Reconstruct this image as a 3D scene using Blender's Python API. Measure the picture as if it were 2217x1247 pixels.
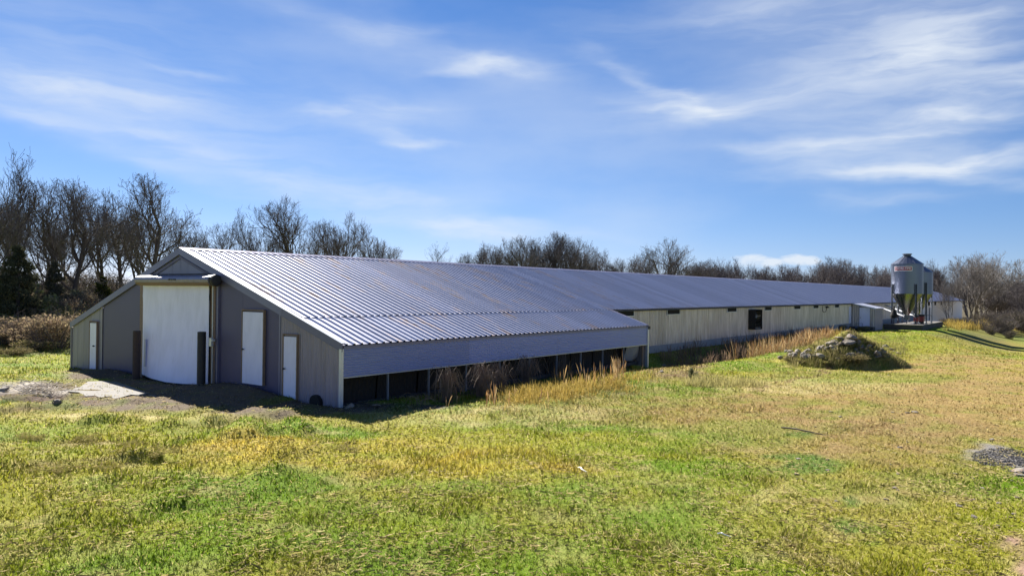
import bpy, math, random
import numpy as np
from mathutils import Vector, Matrix

# ------------------------------------------------------------------ camera, sky, sun, exposure
for o in list(bpy.data.objects):
    bpy.data.objects.remove(o)
S = bpy.context.scene
COL = S.collection
PW, PH, FPX = 2217.0, 1247.0, 1598.13          # photograph size and focal length in its pixels
PITCH, ROLL, HC = 0.0049, 0.0109, 3.592
cam_data = bpy.data.cameras.new('camera')
cam_data.sensor_width = 36.0
cam_data.lens = FPX / PW * 36.0
cam_data.clip_start, cam_data.clip_end = 0.1, 20000.0
cam = bpy.data.objects.new('camera', cam_data)
cam.matrix_world = Matrix.Translation((0, 0, HC)) @ Matrix.Rotation(math.pi / 2 + PITCH, 4, 'X') @ Matrix.Rotation(ROLL, 4, 'Z')
COL.objects.link(cam)
S.camera = cam

SUN_AZ, SUN_EL = math.radians(-29.0), math.radians(36.0)      # azimuth from +Y towards +X
SUN_STRENGTH, SKY_STRENGTH, EXPOSURE = 5.0, 0.062, 1.58
S.view_settings.view_transform = 'Standard'
S.view_settings.look = 'None'
S.view_settings.exposure = EXPOSURE
S.view_settings.gamma = 1.0
S.view_settings.use_curve_mapping = False
S.cycles.use_denoising = True
S.cycles.denoiser = 'OPENIMAGEDENOISE'
S.cycles.denoising_input_passes = 'RGB_ALBEDO_NORMAL'
S.cycles.denoising_prefilter = 'ACCURATE'
S.cycles.max_bounces = 6
S.cycles.transparent_max_bounces = 8

sd = bpy.data.lights.new('sun', 'SUN')
sd.energy, sd.angle, sd.color = SUN_STRENGTH, math.radians(0.53), (1.0, 0.945, 0.86)
sun = bpy.data.objects.new('sun', sd)
svec = Vector((math.sin(SUN_AZ) * math.cos(SUN_EL), math.cos(SUN_AZ) * math.cos(SUN_EL), math.sin(SUN_EL)))
sun.rotation_euler = (-svec).to_track_quat('-Z', 'Y').to_euler()
sun.location = (0, 0, 60)
COL.objects.link(sun)


def pixray(px, py):
    """direction of the photograph's pixel"""
    c, s = math.cos(ROLL), math.sin(ROLL)
    a, b = px - PW / 2, py - PH / 2
    u, v = a * c + b * s, -a * s + b * c
    c, s = math.cos(PITCH), math.sin(PITCH)
    return np.array([u, FPX * c + v * s, FPX * s - v * c])


class NT:
    """small helper to wire node trees"""
    def __init__(self, tree):
        self.t = tree
        tree.nodes.clear()

    def n(self, typ, ins=None, **props):
        nd = self.t.nodes.new(typ)
        for k, v in props.items():
            setattr(nd, k, v)
        for k, v in (ins or {}).items():
            sock = nd.inputs[k]
            if hasattr(v, 'node'):
                self.t.links.new(v, sock)
            else:
                sock.default_value = v
        return nd

    def m(self, op, a, b=None, c=None, clamp=False):
        nd = self.t.nodes.new('ShaderNodeMath')
        nd.operation, nd.use_clamp = op, clamp
        for i, v in enumerate((a, b, c)):
            if v is None:
                continue
            if hasattr(v, 'node'):
                self.t.links.new(v, nd.inputs[i])
            else:
                nd.inputs[i].default_value = v
        return nd.outputs[0]

    def ramp(self, fac, stops, interp='LINEAR'):
        nd = self.t.nodes.new('ShaderNodeValToRGB')
        nd.color_ramp.interpolation = interp
        els = nd.color_ramp.elements
        while len(els) < len(stops):
            els.new(0.5)
        for e, (p, c) in zip(els, stops):
            e.position = p
            e.color = (c[0], c[1], c[2], 1) if hasattr(c, '__len__') else (c, c, c, 1)
        self.t.links.new(fac, nd.inputs[0])
        return nd.outputs[0]

    def mix(self, fac, a, b, mode='MIX'):
        nd = self.t.nodes.new('ShaderNodeMix')
        nd.data_type, nd.blend_type = 'RGBA', mode
        for i, v in ((0, fac), (6, a), (7, b)):
            if hasattr(v, 'node'):
                self.t.links.new(v, nd.inputs[i])
            elif i == 0:
                nd.inputs[0].default_value = v
            else:
                nd.inputs[i].default_value = (v[0], v[1], v[2], 1)
        return nd.outputs[2]


def make_world():
    w = bpy.data.worlds.new('World')
    S.world = w
    w.use_nodes = True
    w.cycles.sampling_method = 'MANUAL'
    w.cycles.sample_map_resolution = 512
    T = NT(w.node_tree)
    sky = T.n('ShaderNodeTexSky', sky_type='NISHITA', sun_disc=False, sun_elevation=SUN_EL, sun_rotation=SUN_AZ,
              altitude=200.0, air_density=1.0, dust_density=0.0, ozone_density=2.2)
    tc = T.n('ShaderNodeTexCoord')
    sep = T.n('ShaderNodeSeparateXYZ', {0: tc.outputs['Generated']})
    X, Y, Z = sep.outputs
    up = T.n('ShaderNodeCombineXYZ', {0: X, 1: Y, 2: T.m('ADD', T.m('ABSOLUTE', Z), 0.04)})
    T.t.links.new(up.outputs[0], sky.inputs[0])
    az = T.m('ARCTAN2', X, Y)
    el = T.m('ARCSINE', Z)
    # domain warp: wisps get frayed, streaky edges everywhere on the dome
    co = T.n('ShaderNodeCombineXYZ', {0: T.m('MULTIPLY', az, 1.0), 1: T.m('MULTIPLY', el, 2.6), 2: 0.3})
    nz = T.n('ShaderNodeTexNoise', {'Vector': co.outputs[0], 'Scale': 5.5, 'Detail': 4.0, 'Roughness': 0.55})
    nsep = T.n('ShaderNodeSeparateColor', {0: nz.outputs['Color']})
    wa = T.m('ADD', az, T.m('MULTIPLY', T.m('SUBTRACT', nsep.outputs[0], 0.5), 0.16))
    we = T.m('ADD', el, T.m('MULTIPLY', T.m('SUBTRACT', nsep.outputs[1], 0.5), 0.055))
    co2 = T.n('ShaderNodeCombineXYZ', {0: T.m('MULTIPLY', wa, 1.3), 1: T.m('MULTIPLY', we, 9.0), 2: 1.7})
    st = T.n('ShaderNodeTexNoise', {'Vector': co2.outputs[0], 'Scale': 4.5, 'Detail': 5.0, 'Roughness': 0.55})
    streak = T.ramp(st.outputs[0], [(0.30, 0.35), (0.72, 1.0)], 'EASE')
    wisps = [  # pixel centre in the photograph, half axes in pixels, tilt in degrees (clockwise), strength
        (1085, 145, 120, 17, 3, .62), (985, 152, 70, 8, -4, .25), (800, 243, 120, 22, -2, .55), (690, 247, 60, 8, 0, .2), (870, 303, 55, 16, 8, .35),
        (930, 312, 70, 7, -4, .25), (240, 196, 120, 22, 5, .38), (30, 160, 130, 24, 12, .30), (120, 270, 230, 20, 18, .42),
        (420, 330, 260, 26, 17, .32), (720, 405, 300, 48, 14, .26), (980, 480, 200, 24, 14, .45), (1130, 500, 160, 14, 3, .40),
        (870, 78, 110, 14, -4, .26), (720, 60, 120, 20, 12, .18), (370, 145, 60, 6, 0, .2), (150, 60, 330, 80, 10, .22),
        (1500, 228, 130, 22, 8, .70), (1440, 195, 90, 12, 22, .45), (1680, 195, 260, 34, -9, .45), (1960, 150, 210, 45, -22, .32),
        (2050, 85, 190, 60, 18, .30), (1800, 60, 320, 60, 0, .30), (1640, 20, 300, 40, 0, .22), (2130, 215, 190, 60, -14, .48),
        (1950, 285, 220, 34, -12, .48), (1740, 318, 130, 12, 2, .35), (2060, 350, 210, 17, -3, .68), (2200, 340, 130, 18, -8, .5),
        (2110, 385, 170, 18, 6, .42), (1890, 434, 100, 13, 2, .32), (1330, 135, 60, 16, 25, .25), (560, 290, 260, 40, 6, .14)]
    acc = None
    for (px, py, rx, ry, tilt, k) in wisps:
        D = pixray(px, py)
        D = D / np.linalg.norm(D)
        a0, e0 = math.atan2(D[0], D[1]), math.asin(D[2])
        t = math.radians(tilt)
        da, de = T.m('SUBTRACT', wa, a0), T.m('SUBTRACT', we, e0)
        p = T.m('SUBTRACT', T.m('MULTIPLY', da, math.cos(t) / (rx / FPX)), T.m('MULTIPLY', de, math.sin(t) / (rx / FPX)))
        q = T.m('ADD', T.m('MULTIPLY', da, math.sin(t) / (ry / FPX)), T.m('MULTIPLY', de, math.cos(t) / (ry / FPX)))
        r2 = T.m('ADD', T.m('MULTIPLY', p, p), T.m('MULTIPLY', q, q))
        g = T.m('MULTIPLY', T.m('EXPONENT', T.m('MULTIPLY', r2, -0.75)), k)
        acc = g if acc is None else T.m('ADD', acc, g)
    # faint veils over the whole dome
    veil = T.n('ShaderNodeTexNoise', {'Vector': co.outputs[0], 'Scale': 2.3, 'Detail': 5.0, 'Roughness': 0.5})
    vm = T.m('MULTIPLY', T.ramp(veil.outputs[0], [(0.42, 0.0), (0.8, 1.0)], 'EASE'), 0.30)
    mask = T.m('ADD', T.m('MULTIPLY', acc, streak), vm)
    # one low cumulus bank on the horizon
    cn = T.n('ShaderNodeTexNoise', {'Vector': co.outputs[0], 'Scale': 26.0, 'Detail': 6.0, 'Roughness': 0.62})
    cum = None
    for (px, py, rx, ry) in ((1628, 565, 46, 15), (1668, 568, 40, 12), (1728, 563, 46, 13), (1755, 566, 26, 9)):
        D = pixray(px, py)
        D = D / np.linalg.norm(D)
        a0, e0 = math.atan2(D[0], D[1]), math.asin(D[2])
        p = T.m('DIVIDE', T.m('SUBTRACT', az, a0), rx / FPX)
        q = T.m('DIVIDE', T.m('SUBTRACT', el, e0), ry / FPX)
        r2 = T.m('ADD', T.m('MULTIPLY', p, p), T.m('MULTIPLY', q, q))
        edge = T.m('SUBTRACT', T.m('ADD', 1.0, T.m('MULTIPLY', T.m('SUBTRACT', cn.outputs[0], 0.5), 3.0)), r2)
        g = T.m('MULTIPLY', T.m('MULTIPLY', edge, 1.1, clamp=True), 0.85)
        cum = g if cum is None else T.m('MAXIMUM', cum, g)
    mask = T.m('MAXIMUM', mask, cum)
    mask = T.m('MINIMUM', mask, 0.9)
    # deeper, bluer rendering of the clear sky, the same all over the dome
    sr = T.n('ShaderNodeSeparateColor', {0: sky.outputs[0]})
    tint = T.n('ShaderNodeCombineColor', {0: T.m('MULTIPLY', T.m('POWER', sr.outputs[0], 1.45), 0.2085), 1: T.m('MULTIPLY', T.m('POWER', sr.outputs[1], 1.12), 0.371),
                                          2: T.m('MULTIPLY', T.m('POWER', sr.outputs[2], 0.95), 0.68)}).outputs[0]
    colr = T.mix(mask, tint, (4.4, 4.75, 5.2))
    bg = T.n('ShaderNodeBackground', {'Color': colr, 'Strength': SKY_STRENGTH})
    out = T.n('ShaderNodeOutputWorld', {'Surface': bg.outputs[0]})


make_world()

# ------------------------------------------------------------------ helpers
RNG = random.Random(7)


def _lattice(seed):
    return np.random.RandomState(seed).rand(256, 256)


_LAT = {}


def vnoise(x, y, seed=0):
    if seed not in _LAT:
        _LAT[seed] = _lattice(seed)
    L = _LAT[seed]
    xi, yi = np.floor(x).astype(int), np.floor(y).astype(int)
    fx, fy = x - xi, y - yi
    fx, fy = fx * fx * (3 - 2 * fx), fy * fy * (3 - 2 * fy)
    a, b = L[xi & 255, yi & 255], L[(xi + 1) & 255, yi & 255]
    c, d = L[xi & 255, (yi + 1) & 255], L[(xi + 1) & 255, (yi + 1) & 255]
    return (a * (1 - fx) + b * fx) * (1 - fy) + (c * (1 - fx) + d * fx) * fy


def fbm(x, y, seed=0, octs=4):
    s, amp, tot = 0, 1.0, 0
    for i in range(octs):
        s = s + amp * vnoise(x * 2 ** i + 17.3 * i, y * 2 ** i - 9.1 * i, seed + i)
        tot += amp
        amp *= 0.5
    return s / tot


def sst(t):
    t = np.clip(t, 0, 1)
    return t * t * (3 - 2 * t)


YAW = 0.6495
BX, BY = -5.1391, 22.3369
AX, AY = math.sin(YAW), math.cos(YAW)
VX, VY = -math.cos(YAW), math.sin(YAW)
BROT = math.pi / 2 - YAW
BW, HE, HR, LEXT, V1, LBARN = 18.76, 1.931, 5.061, 20.19, 2.17, 182.0
VWALL = 2.45


def uv_of(x, y):
    return (x - BX) * AX + (y - BY) * AY, (x - BX) * VX + (y - BY) * VY


def w_of(u, v):
    return BX + u * AX + v * VX, BY + u * AY + v * VY


MX, MY = 17.4, 38.2      # centre of the stone mound


def terrain(x, y):
    x, y = np.asarray(x, float), np.asarray(y, float)
    u, v = uv_of(x, y)
    z = 0.05 * np.ones_like(x)
    z = z - 2.1 * np.maximum(sst((-4 - v) / 10) * sst((u - 25) / 60), sst((u - 95) / 60))
    z = z + 1.9 * sst((v - 26) / 22) * sst((u + 22) / 20) * (1 - 0.8 * sst((u - 60) / 60))
    z = z + 0.30 * np.exp(-((v - 5.0) / 2.4) ** 2) * np.exp(-(u / 1.5) ** 2)
    z = z + 0.14 * np.exp(-((v - 13.8) / 1.6) ** 2) * np.exp(-(u / 1.3) ** 2)
    z = z - 0.12 * sst((v - 16) / 2.5) * np.exp(-(u / 6) ** 2)
    # drip swale beside the long wall and its far bank
    near = np.exp(-((v - 0.2) / 1.7) ** 2) * sst((u - 2) / 4) * (1 - sst((u - 62) / 14))
    z = z - 0.16 * near
    z = z - 0.62 * np.exp(-((v + 0.9) / 1.7) ** 2) * sst((u - 15.5) / 6) * (1 - sst((u - 34) / 16))
    z = z + 0.14 * np.exp(-((v + 4.2) / 1.8) ** 2) * sst((u - 1) / 5) * (1 - sst((u - 45) / 20))
    # broad waves and hummocks
    z = z + 0.20 * (fbm(x / 9.0, y / 9.0, 3) - 0.5)
    z = z + 0.13 * (fbm(x / 1.7, y / 1.7, 11, 3) - 0.5)
    hum = np.clip(fbm(x / 1.1 + 5, y / 1.1, 21, 2) - 0.56, 0, 1) * sst((-x - 1.0) / 5) * sst((26 - y) / 6)
    z = z + 0.75 * hum
    # muddy ruts in front of the barn's left half
    rx, ry = (x + 18.5) / 6.5, (y - 26.0) / 2.6
    mud = np.exp(-(rx * rx + ry * ry) ** 2)
    z = z + mud * (0.30 * (fbm(x / 2.6 + y * .12, y / 0.55 - x * .10, 31, 3) - 0.5) + 0.16 * (fbm(x / .5, y / .4, 35, 2) - 0.5))
    # lower yard round the silo pad
    z = z - 0.38 * sst((u - 58) / 18) * (1 - sst((u - 100) / 20)) * sst((v + 16) / 8)
    # stone mound
    ca, sa = math.cos(0.12), math.sin(0.12)
    p, q = (x - MX) * ca + (y - MY) * sa, -(x - MX) * sa + (y - MY) * ca
    p2 = p / np.where(p < 0, 4.0, 3.5)
    rr = np.sqrt(p2 ** 2 + (q / 2.7) ** 2 + 1e-9)
    sh = np.clip(1 - rr, 0, 1)
    z = z + 1.72 * np.power(sh, 1.05) * sst(sh * 4) * (0.78 + 0.45 * fbm(x / 0.9, y / 0.9, 41, 3))
    # the pads and floors stay level
    flat = sst((u + 0.2) / 0.4) * sst((v + 0.0) / 0.6) * sst((BW - v) / 0.4) * sst((LBARN - u) / 3)
    inside = np.where((v > V1 + .4) | (u < LEXT + .3), flat, 0)
    z = z * (1 - inside) + inside * np.minimum(z, -0.15)
    return z


def tz(x, y):
    return float(terrain(np.array([x]), np.array([y]))[0])


YS = np.concatenate([np.arange(6, 60, 0.7), np.arange(60, 400, 5.0)])


def ground_at(px, py):
    """the spot of ground that the photograph's pixel shows"""
    D = pixray(px, py)
    D = D / D[1]
    ys = YS
    for step in range(3):
        below = HC + D[2] * ys < terrain(D[0] * ys, ys)
        i = int(np.argmax(below)) if below.any() else len(ys) - 1
        if i == 0 or step == 2:
            break
        ys = np.linspace(ys[i - 1], ys[i], 9)
    return D[0] * ys[i], ys[i]


def at_depth(px, y):
    D = pixray(px, 640)
    return D[0] / D[1] * y


def height_at(px, py, y):
    D = pixray(px, py)
    return HC + D[2] / D[1] * y


class MB:
    def __init__(self):
        self.v, self.f, self.mi = [], [], []

    def add(self, vs, fs, mi=0):
        b = len(self.v)
        self.v.extend([tuple(p) for p in vs])
        self.f.extend([tuple(i + b for i in f) for f in fs])
        self.mi.extend([mi] * len(fs))
        return self

    def box(self, x0, x1, y0, y1, z0, z1, mi=0):
        return self.add([(x0, y0, z0), (x1, y0, z0), (x1, y1, z0), (x0, y1, z0), (x0, y0, z1), (x1, y0, z1), (x1, y1, z1), (x0, y1, z1)],
                        [(0, 3, 2, 1), (4, 5, 6, 7), (0, 1, 5, 4), (1, 2, 6, 5), (2, 3, 7, 6), (3, 0, 4, 7)], mi)

    def prism(self, poly, axis, a0, a1, mi=0):
        """poly of 2-D points, swept along an axis (0: poly=(y,z), 1: poly=(x,z), 2: poly=(x,y))"""
        n = len(poly)
        def P(t, a):
            return (a, t[0], t[1]) if axis == 0 else (t[0], a, t[1]) if axis == 1 else (t[0], t[1], a)
        vs = [P(t, a0) for t in poly] + [P(t, a1) for t in poly]
        fs = [tuple(range(n))[::-1], tuple(range(n, 2 * n))]
        fs += [(i, (i + 1) % n, n + (i + 1) % n, n + i) for i in range(n)]
        return self.add(vs, fs, mi)

    def tube(self, pts, rad, n=8, caps=True, mi=0):
        pts = [Vector(p) for p in pts]
        if not hasattr(rad, '__len__'):
            rad = [rad] * len(pts)
        rings = []
        for i, p in enumerate(pts):
            d = (pts[min(i + 1, len(pts) - 1)] - pts[max(i - 1, 0)]).normalized()
            a = d.orthogonal().normalized() if i == 0 else (a - d * a.dot(d)).normalized()
            b = d.cross(a)
            rings.append([p + (a * math.cos(t) + b * math.sin(t)) * rad[i] for t in [2 * math.pi * k / n for k in range(n)]])
        vs = [q for r in rings for q in r]
        fs = [(i * n + k, i * n + (k + 1) % n, (i + 1) * n + (k + 1) % n, (i + 1) * n + k) for i in range(len(pts) - 1) for k in range(n)]
        if caps:
            fs += [tuple(range(n))[::-1], tuple((len(pts) - 1) * n + k for k in range(n))]
        return self.add(vs, fs, mi)

    def lathe(self, prof, n=32, mi=0, c=(0, 0)):
        vs = [(c[0] + r * math.cos(2 * math.pi * k / n), c[1] + r * math.sin(2 * math.pi * k / n), z) for r, z in prof for k in range(n)]
        fs = [(i * n + k, i * n + (k + 1) % n, (i + 1) * n + (k + 1) % n, (i + 1) * n + k) for i in range(len(prof) - 1) for k in range(n)]
        return self.add(vs, fs, mi)

    def mesh(self, name, mats, smooth=False):
        me = bpy.data.meshes.new(name)
        me.from_pydata(self.v, [], self.f)
        for m in (mats if isinstance(mats, (list, tuple)) else [mats]):
            me.materials.append(m)
        if any(self.mi):
            me.polygons.foreach_set('material_index', self.mi)
        if smooth:
            me.polygons.foreach_set('use_smooth', [True] * len(self.f))
        me.update()
        return me

    def obj(self, name, mats, parent=None, smooth=False, loc=(0, 0, 0), rotz=0.0):
        return link(name, self.mesh(name, mats, smooth), parent, loc, rotz)


def link(name, data, parent=None, loc=(0, 0, 0), rotz=0.0):
    o = bpy.data.objects.new(name, data)
    COL.objects.link(o)
    o.parent = parent
    o.location = loc
    o.rotation_euler = (0, 0, rotz)
    return o


def empty(name, loc=(0, 0, 0), rotz=0.0):
    o = link(name, None, None, loc, rotz)
    o.empty_display_size = 0.3
    return o


def tag(o, label=None, cat=None, group=None, kind=None):
    for k, v in (('label', label), ('category', cat), ('group', group), ('kind', kind)):
        if v:
            o[k] = v
    return o


def copy_tree(o, parent=None):
    c = o.copy()
    COL.objects.link(c)
    c.parent = parent
    for ch in o.children:
        copy_tree(ch, c)
    return c


def np_mesh(name, verts, tris, mats, colors=None, mi=None, smooth=False):
    """verts (n,3), tris (m,3) straight into a mesh; colours per vertex"""
    me = bpy.data.meshes.new(name)
    n, m = len(verts), len(tris)
    k = tris.shape[1]
    me.vertices.add(n)
    me.vertices.foreach_set('co', np.ascontiguousarray(verts, np.float32).ravel())
    me.loops.add(m * k)
    me.loops.foreach_set('vertex_index', np.ascontiguousarray(tris, np.int32).ravel())
    me.polygons.add(m)
    me.polygons.foreach_set('loop_start', np.arange(0, m * k, k, dtype=np.int32))
    me.polygons.foreach_set('loop_total', np.full(m, k, np.int32))
    for mt in (mats if isinstance(mats, (list, tuple)) else [mats]):
        me.materials.append(mt)
    if mi is not None:
        me.polygons.foreach_set('material_index', np.ascontiguousarray(mi, np.int32))
    me.polygons.foreach_set('use_smooth', np.full(m, smooth, bool))
    me.update(calc_edges=True)
    if colors is not None:
        at = me.attributes.new('tone', 'FLOAT_COLOR', 'POINT')
        c4 = np.ones((n, 4), np.float32)
        c4[:, :3] = colors
        at.data.foreach_set('color', c4.ravel())
    return me


# ------------------------------------------------------------------ materials
def mat(name):
    m = bpy.data.materials.new(name)
    m.use_nodes = True
    T = NT(m.node_tree)
    out = T.n('ShaderNodeOutputMaterial')
    return m, T, out


def bsdf(T, out, color, rough=0.6, metal=0.0, normal=None, spec=0.5, **extra):
    ins = {'Base Color': color if hasattr(color, 'node') else (color[0], color[1], color[2], 1), 'Roughness': rough, 'Metallic': metal, 'Specular IOR Level': spec}
    if normal is not None:
        ins['Normal'] = normal
    b = T.n('ShaderNodeBsdfPrincipled', ins)
    T.t.links.new(b.outputs[0], out.inputs[0])
    return b


def bump(T, h, strength=0.3, dist=0.02):
    return T.n('ShaderNodeBump', {'Height': h, 'Strength': strength, 'Distance': dist}).outputs[0]


def noise(T, vec, scale, detail=4.0, rough=0.55):
    return T.n('ShaderNodeTexNoise', {'Vector': vec, 'Scale': scale, 'Detail': detail, 'Roughness': rough}).outputs[0]


def barnco(T, su=1, sv=1, sz=1):
    """position in the barn's own directions (along, across, up)"""
    g = T.n('ShaderNodeNewGeometry')
    r = T.n('ShaderNodeVectorRotate', {'Vector': g.outputs['Position'], 'Angle': -BROT}, rotation_type='Z_AXIS')
    return T.n('ShaderNodeMapping', {'Vector': r.outputs[0], 'Scale': (su, sv, sz)}).outputs[0]


def simple(name, color, rough=0.6, metal=0.0, var=0.12, scale=6.0, bumpy=0.0):
    m, T, out = mat(name)
    g = T.n('ShaderNodeTexCoord')
    n = noise(T, g.outputs['Object'], scale, 5.0)
    c = T.mix(n, [x * (1 - var) for x in color], [min(1, x * (1 + var)) for x in color])
    nm = bump(T, n, bumpy, 0.02) if bumpy else None
    bsdf(T, out, c, rough, metal, nm)
    return m


def galv(name, base, rust=0.0, rough=0.38, metal=0.75, dirt=None):
    m, T, out = mat(name)
    oi = T.n('ShaderNodeObjectInfo')
    sp = barnco(T, 3.2, 3.2, 3.2)
    sm = noise(T, sp, 3.0, 6.0, 0.65)
    c = T.mix(sm, [x * 0.86 for x in base], [min(1, x * 1.12) for x in base])
    rv = T.m('ADD', 0.88, T.m('MULTIPLY', oi.outputs['Random'], 0.20))
    c = T.mix(1.0, c, T.n('ShaderNodeCombineColor', {0: rv, 1: rv, 2: rv}).outputs[0], 'MULTIPLY')
    rgh = T.m('ADD', rough - 0.08, T.m('MULTIPLY', sm, 0.16))
    met = metal
    if rust:
        st = noise(T, barnco(T, 1.15, 0.16, 0.3), 2.4, 3.0, 0.5)
        st2 = noise(T, barnco(T, 9, 1.2, 2), 2.0, 5.0, 0.6)
        k = T.m('MULTIPLY', T.ramp(st, [(0.55, 0.0), (0.64, 1.0)]), T.ramp(st2, [(0.40, 0.0), (0.56, 1.0)]))
        ux = T.n('ShaderNodeSeparateXYZ', {0: barnco(T)}).outputs[0]
        wear = T.m('SUBTRACT', 1.0, T.m('MULTIPLY', T.m('SUBTRACT', ux, BX * AX + BY * AY + 12.0), 0.04, clamp=True))   # the oldest sheets are at the gable end
        k = T.m('MULTIPLY', T.m('MULTIPLY', k, rust), T.m('MAXIMUM', wear, 0.12))
        c = T.mix(k, c, (0.27, 0.155, 0.105))
        rgh = T.m('ADD', rgh, T.m('MULTIPLY', k, 0.35))
        met = T.m('MULTIPLY', metal, T.m('SUBTRACT', 1.0, k))
    if dirt:
        dn = noise(T, barnco(T, 6, 6, 0.45), 1.3, 5.0, 0.65)
        c = T.mix(T.m('MULTIPLY', T.ramp(dn, [(0.38, 0.0), (0.7, 1.0)]), dirt[3]), c, dirt[:3])
    bsdf(T, out, c, rgh, met, bump(T, sm, 0.12, 0.01))
    return m


M = {}
M['roof'] = galv('galvanised_roof', (0.53, 0.53, 0.60), rust=0.8, rough=0.43, metal=0.70)
M['wall'] = galv('galvanised_wall', (0.64, 0.575, 0.555), rough=0.40, metal=0.5, dirt=(0.27, 0.21, 0.175, 0.75))
M['trim'] = galv('trim_metal', (0.19, 0.183, 0.275), rough=0.45, metal=0.5)
M['light_trim'] = galv('bright_trim', (0.62, 0.63, 0.67), rough=0.4, metal=0.5)
M['skirt'] = galv('blue_grey_sheet', (0.44, 0.46, 0.68), rough=0.42, metal=0.45)
M['stucco_sheet'] = galv('embossed_sheet', (0.112, 0.098, 0.170), rough=0.5, metal=0.35)
M['board'] = galv('weathered_board_sheet', (0.30, 0.268, 0.315), rough=0.55, metal=0.2, dirt=(0.19, 0.175, 0.165, 0.5))
M['corr'] = galv('corrugated_sheet', (0.32, 0.282, 0.35), rough=0.5, metal=0.35, dirt=(0.20, 0.17, 0.16, 0.5))
M['silo'] = galv('silo_metal', (0.155, 0.175, 0.225), rough=0.34, metal=0.85)
M['hopper'] = galv('hopper_metal', (0.26, 0.27, 0.27), rough=0.26, metal=0.95)
M['white_door'] = simple('white_paint', (0.72, 0.75, 0.88), 0.45, var=0.05)
M['curtain'] = simple('white_tarpaulin', (0.72, 0.75, 0.88), 0.5, var=0.05, scale=3)
M['wood'] = simple('weathered_wood', (0.24, 0.165, 0.115), 0.8, var=0.3, scale=14, bumpy=0.3)
M['dark_steel'] = simple('dark_steel', (0.030, 0.028, 0.030), 0.6, 0.2, 0.3, 10)
M['rusty_pipe'] = simple('rusty_pipe', (0.055, 0.035, 0.027), 0.8, 0.0, 0.3, 10)
M['leg_steel'] = simple('blue_grey_leg_steel', (0.10, 0.115, 0.15), 0.5, 0.4, 0.15, 10)
M['black'] = simple('black_opening', (0.012, 0.011, 0.011), 0.9, 0.0, 0.3, 10)
M['pad_black'] = simple('cooling_pad', (0.030, 0.024, 0.020), 0.95, 0.0, 0.5, 9, 0.8)
M['grey_plastic'] = simple('grey_plastic', (0.20, 0.20, 0.22), 0.55, var=0.1)
M['concrete'] = simple('concrete', (0.135, 0.124, 0.108), 0.9, 0.0, 0.45, 2.2, 0.15)
M['dark_concrete'] = simple('darkened_concrete', (0.060, 0.056, 0.056), 0.9, 0.0, 0.4, 2.5, 0.2)  # concrete darkened to carry the shade of the silo pad's walls
M['foundation'] = simple('foundation_block', (0.30, 0.29, 0.30), 0.9, 0.0, 0.2, 3.0, 0.2)
M['white_wall'] = simple('white_washed_wall', (0.84, 0.83, 0.82), 0.8, 0.0, 0.12, 1.2)
M['red_paint'] = simple('red_paint', (0.26, 0.045, 0.04), 0.5, var=0.2)
M['sign_red'] = simple('sign_red', (0.30, 0.055, 0.075), 0.5, var=0.08)
M['sign_white'] = simple('sign_white', (0.80, 0.80, 0.82), 0.5, var=0.04)
M['white_pipe'] = simple('white_pipe', (0.72, 0.72, 0.70), 0.5, var=0.06)
M['blue_grey'] = simple('blue_grey_paint', (0.10, 0.15, 0.24), 0.6, var=0.2)


def grimy_white(name, base):
    m, T, out = mat(name)
    n = noise(T, barnco(T, 2, 2, 0.7), 1.1, 6.0, 0.65)
    n2 = noise(T, barnco(T, 9, 9, 1.0), 1.5, 4.0, 0.6)
    c = T.mix(T.m('MULTIPLY', T.ramp(n, [(0.42, 0.0), (0.75, 1.0)]), 0.55), base, [x * 0.74 for x in base])
    c = T.mix(T.m('MULTIPLY', T.ramp(n2, [(0.6, 0.0), (0.8, 1.0)]), 0.3), c, (0.42, 0.38, 0.33))
    bsdf(T, out, c, 0.5, 0, bump(T, n, 0.2, 0.02))
    return m


M['white_door'] = grimy_white('scuffed_white_paint', (0.85, 0.82, 0.98))
M['curtain'] = grimy_white('used_white_tarpaulin', (0.86, 0.83, 0.98))


def rock_mat():
    m, T, out = mat('limestone')
    g = T.n('ShaderNodeTexCoord')
    oi = T.n('ShaderNodeObjectInfo')
    n = noise(T, g.outputs['Object'], 5.0, 6.0, 0.65)
    n2 = noise(T, g.outputs['Object'], 1.6, 3.0)
    c = T.ramp(n, [(0.25, (0.10, 0.082, 0.066)), (0.5, (0.27, 0.24, 0.20)), (0.75, (0.42, 0.385, 0.335))])
    c = T.mix(T.m('MULTIPLY', T.ramp(n2, [(0.5, 0.0), (0.68, 1.0)]), 0.6), c, (0.24, 0.14, 0.09))
    c = T.mix(T.m('MULTIPLY', oi.outputs['Random'], 0.6), c, (0.12, 0.10, 0.085))
    bsdf(T, out, c, 0.9, 0, bump(T, n, 0.6, 0.05))
    return m


M['rock'] = rock_mat()


def bark_mat(name, a, b):
    m, T, out = mat(name)
    g = T.n('ShaderNodeNewGeometry')
    oi = T.n('ShaderNodeObjectInfo')
    n = noise(T, g.outputs['Position'], 1.7, 4.0, 0.6)
    c = T.mix(n, a, b)
    c = T.mix(T.m('MULTIPLY', oi.outputs['Random'], 0.5), c, [x * 0.6 for x in a])
    bsdf(T, out, c, 0.9, 0, spec=0.2)
    return m


M['bark'] = bark_mat('oak_bark', (0.060, 0.048, 0.044), (0.13, 0.105, 0.092))
M['twig'] = bark_mat('oak_twigs', (0.088, 0.074, 0.074), (0.175, 0.15, 0.14))
M['pale_bark'] = bark_mat('pale_bark', (0.13, 0.115, 0.10), (0.28, 0.25, 0.22))


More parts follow.
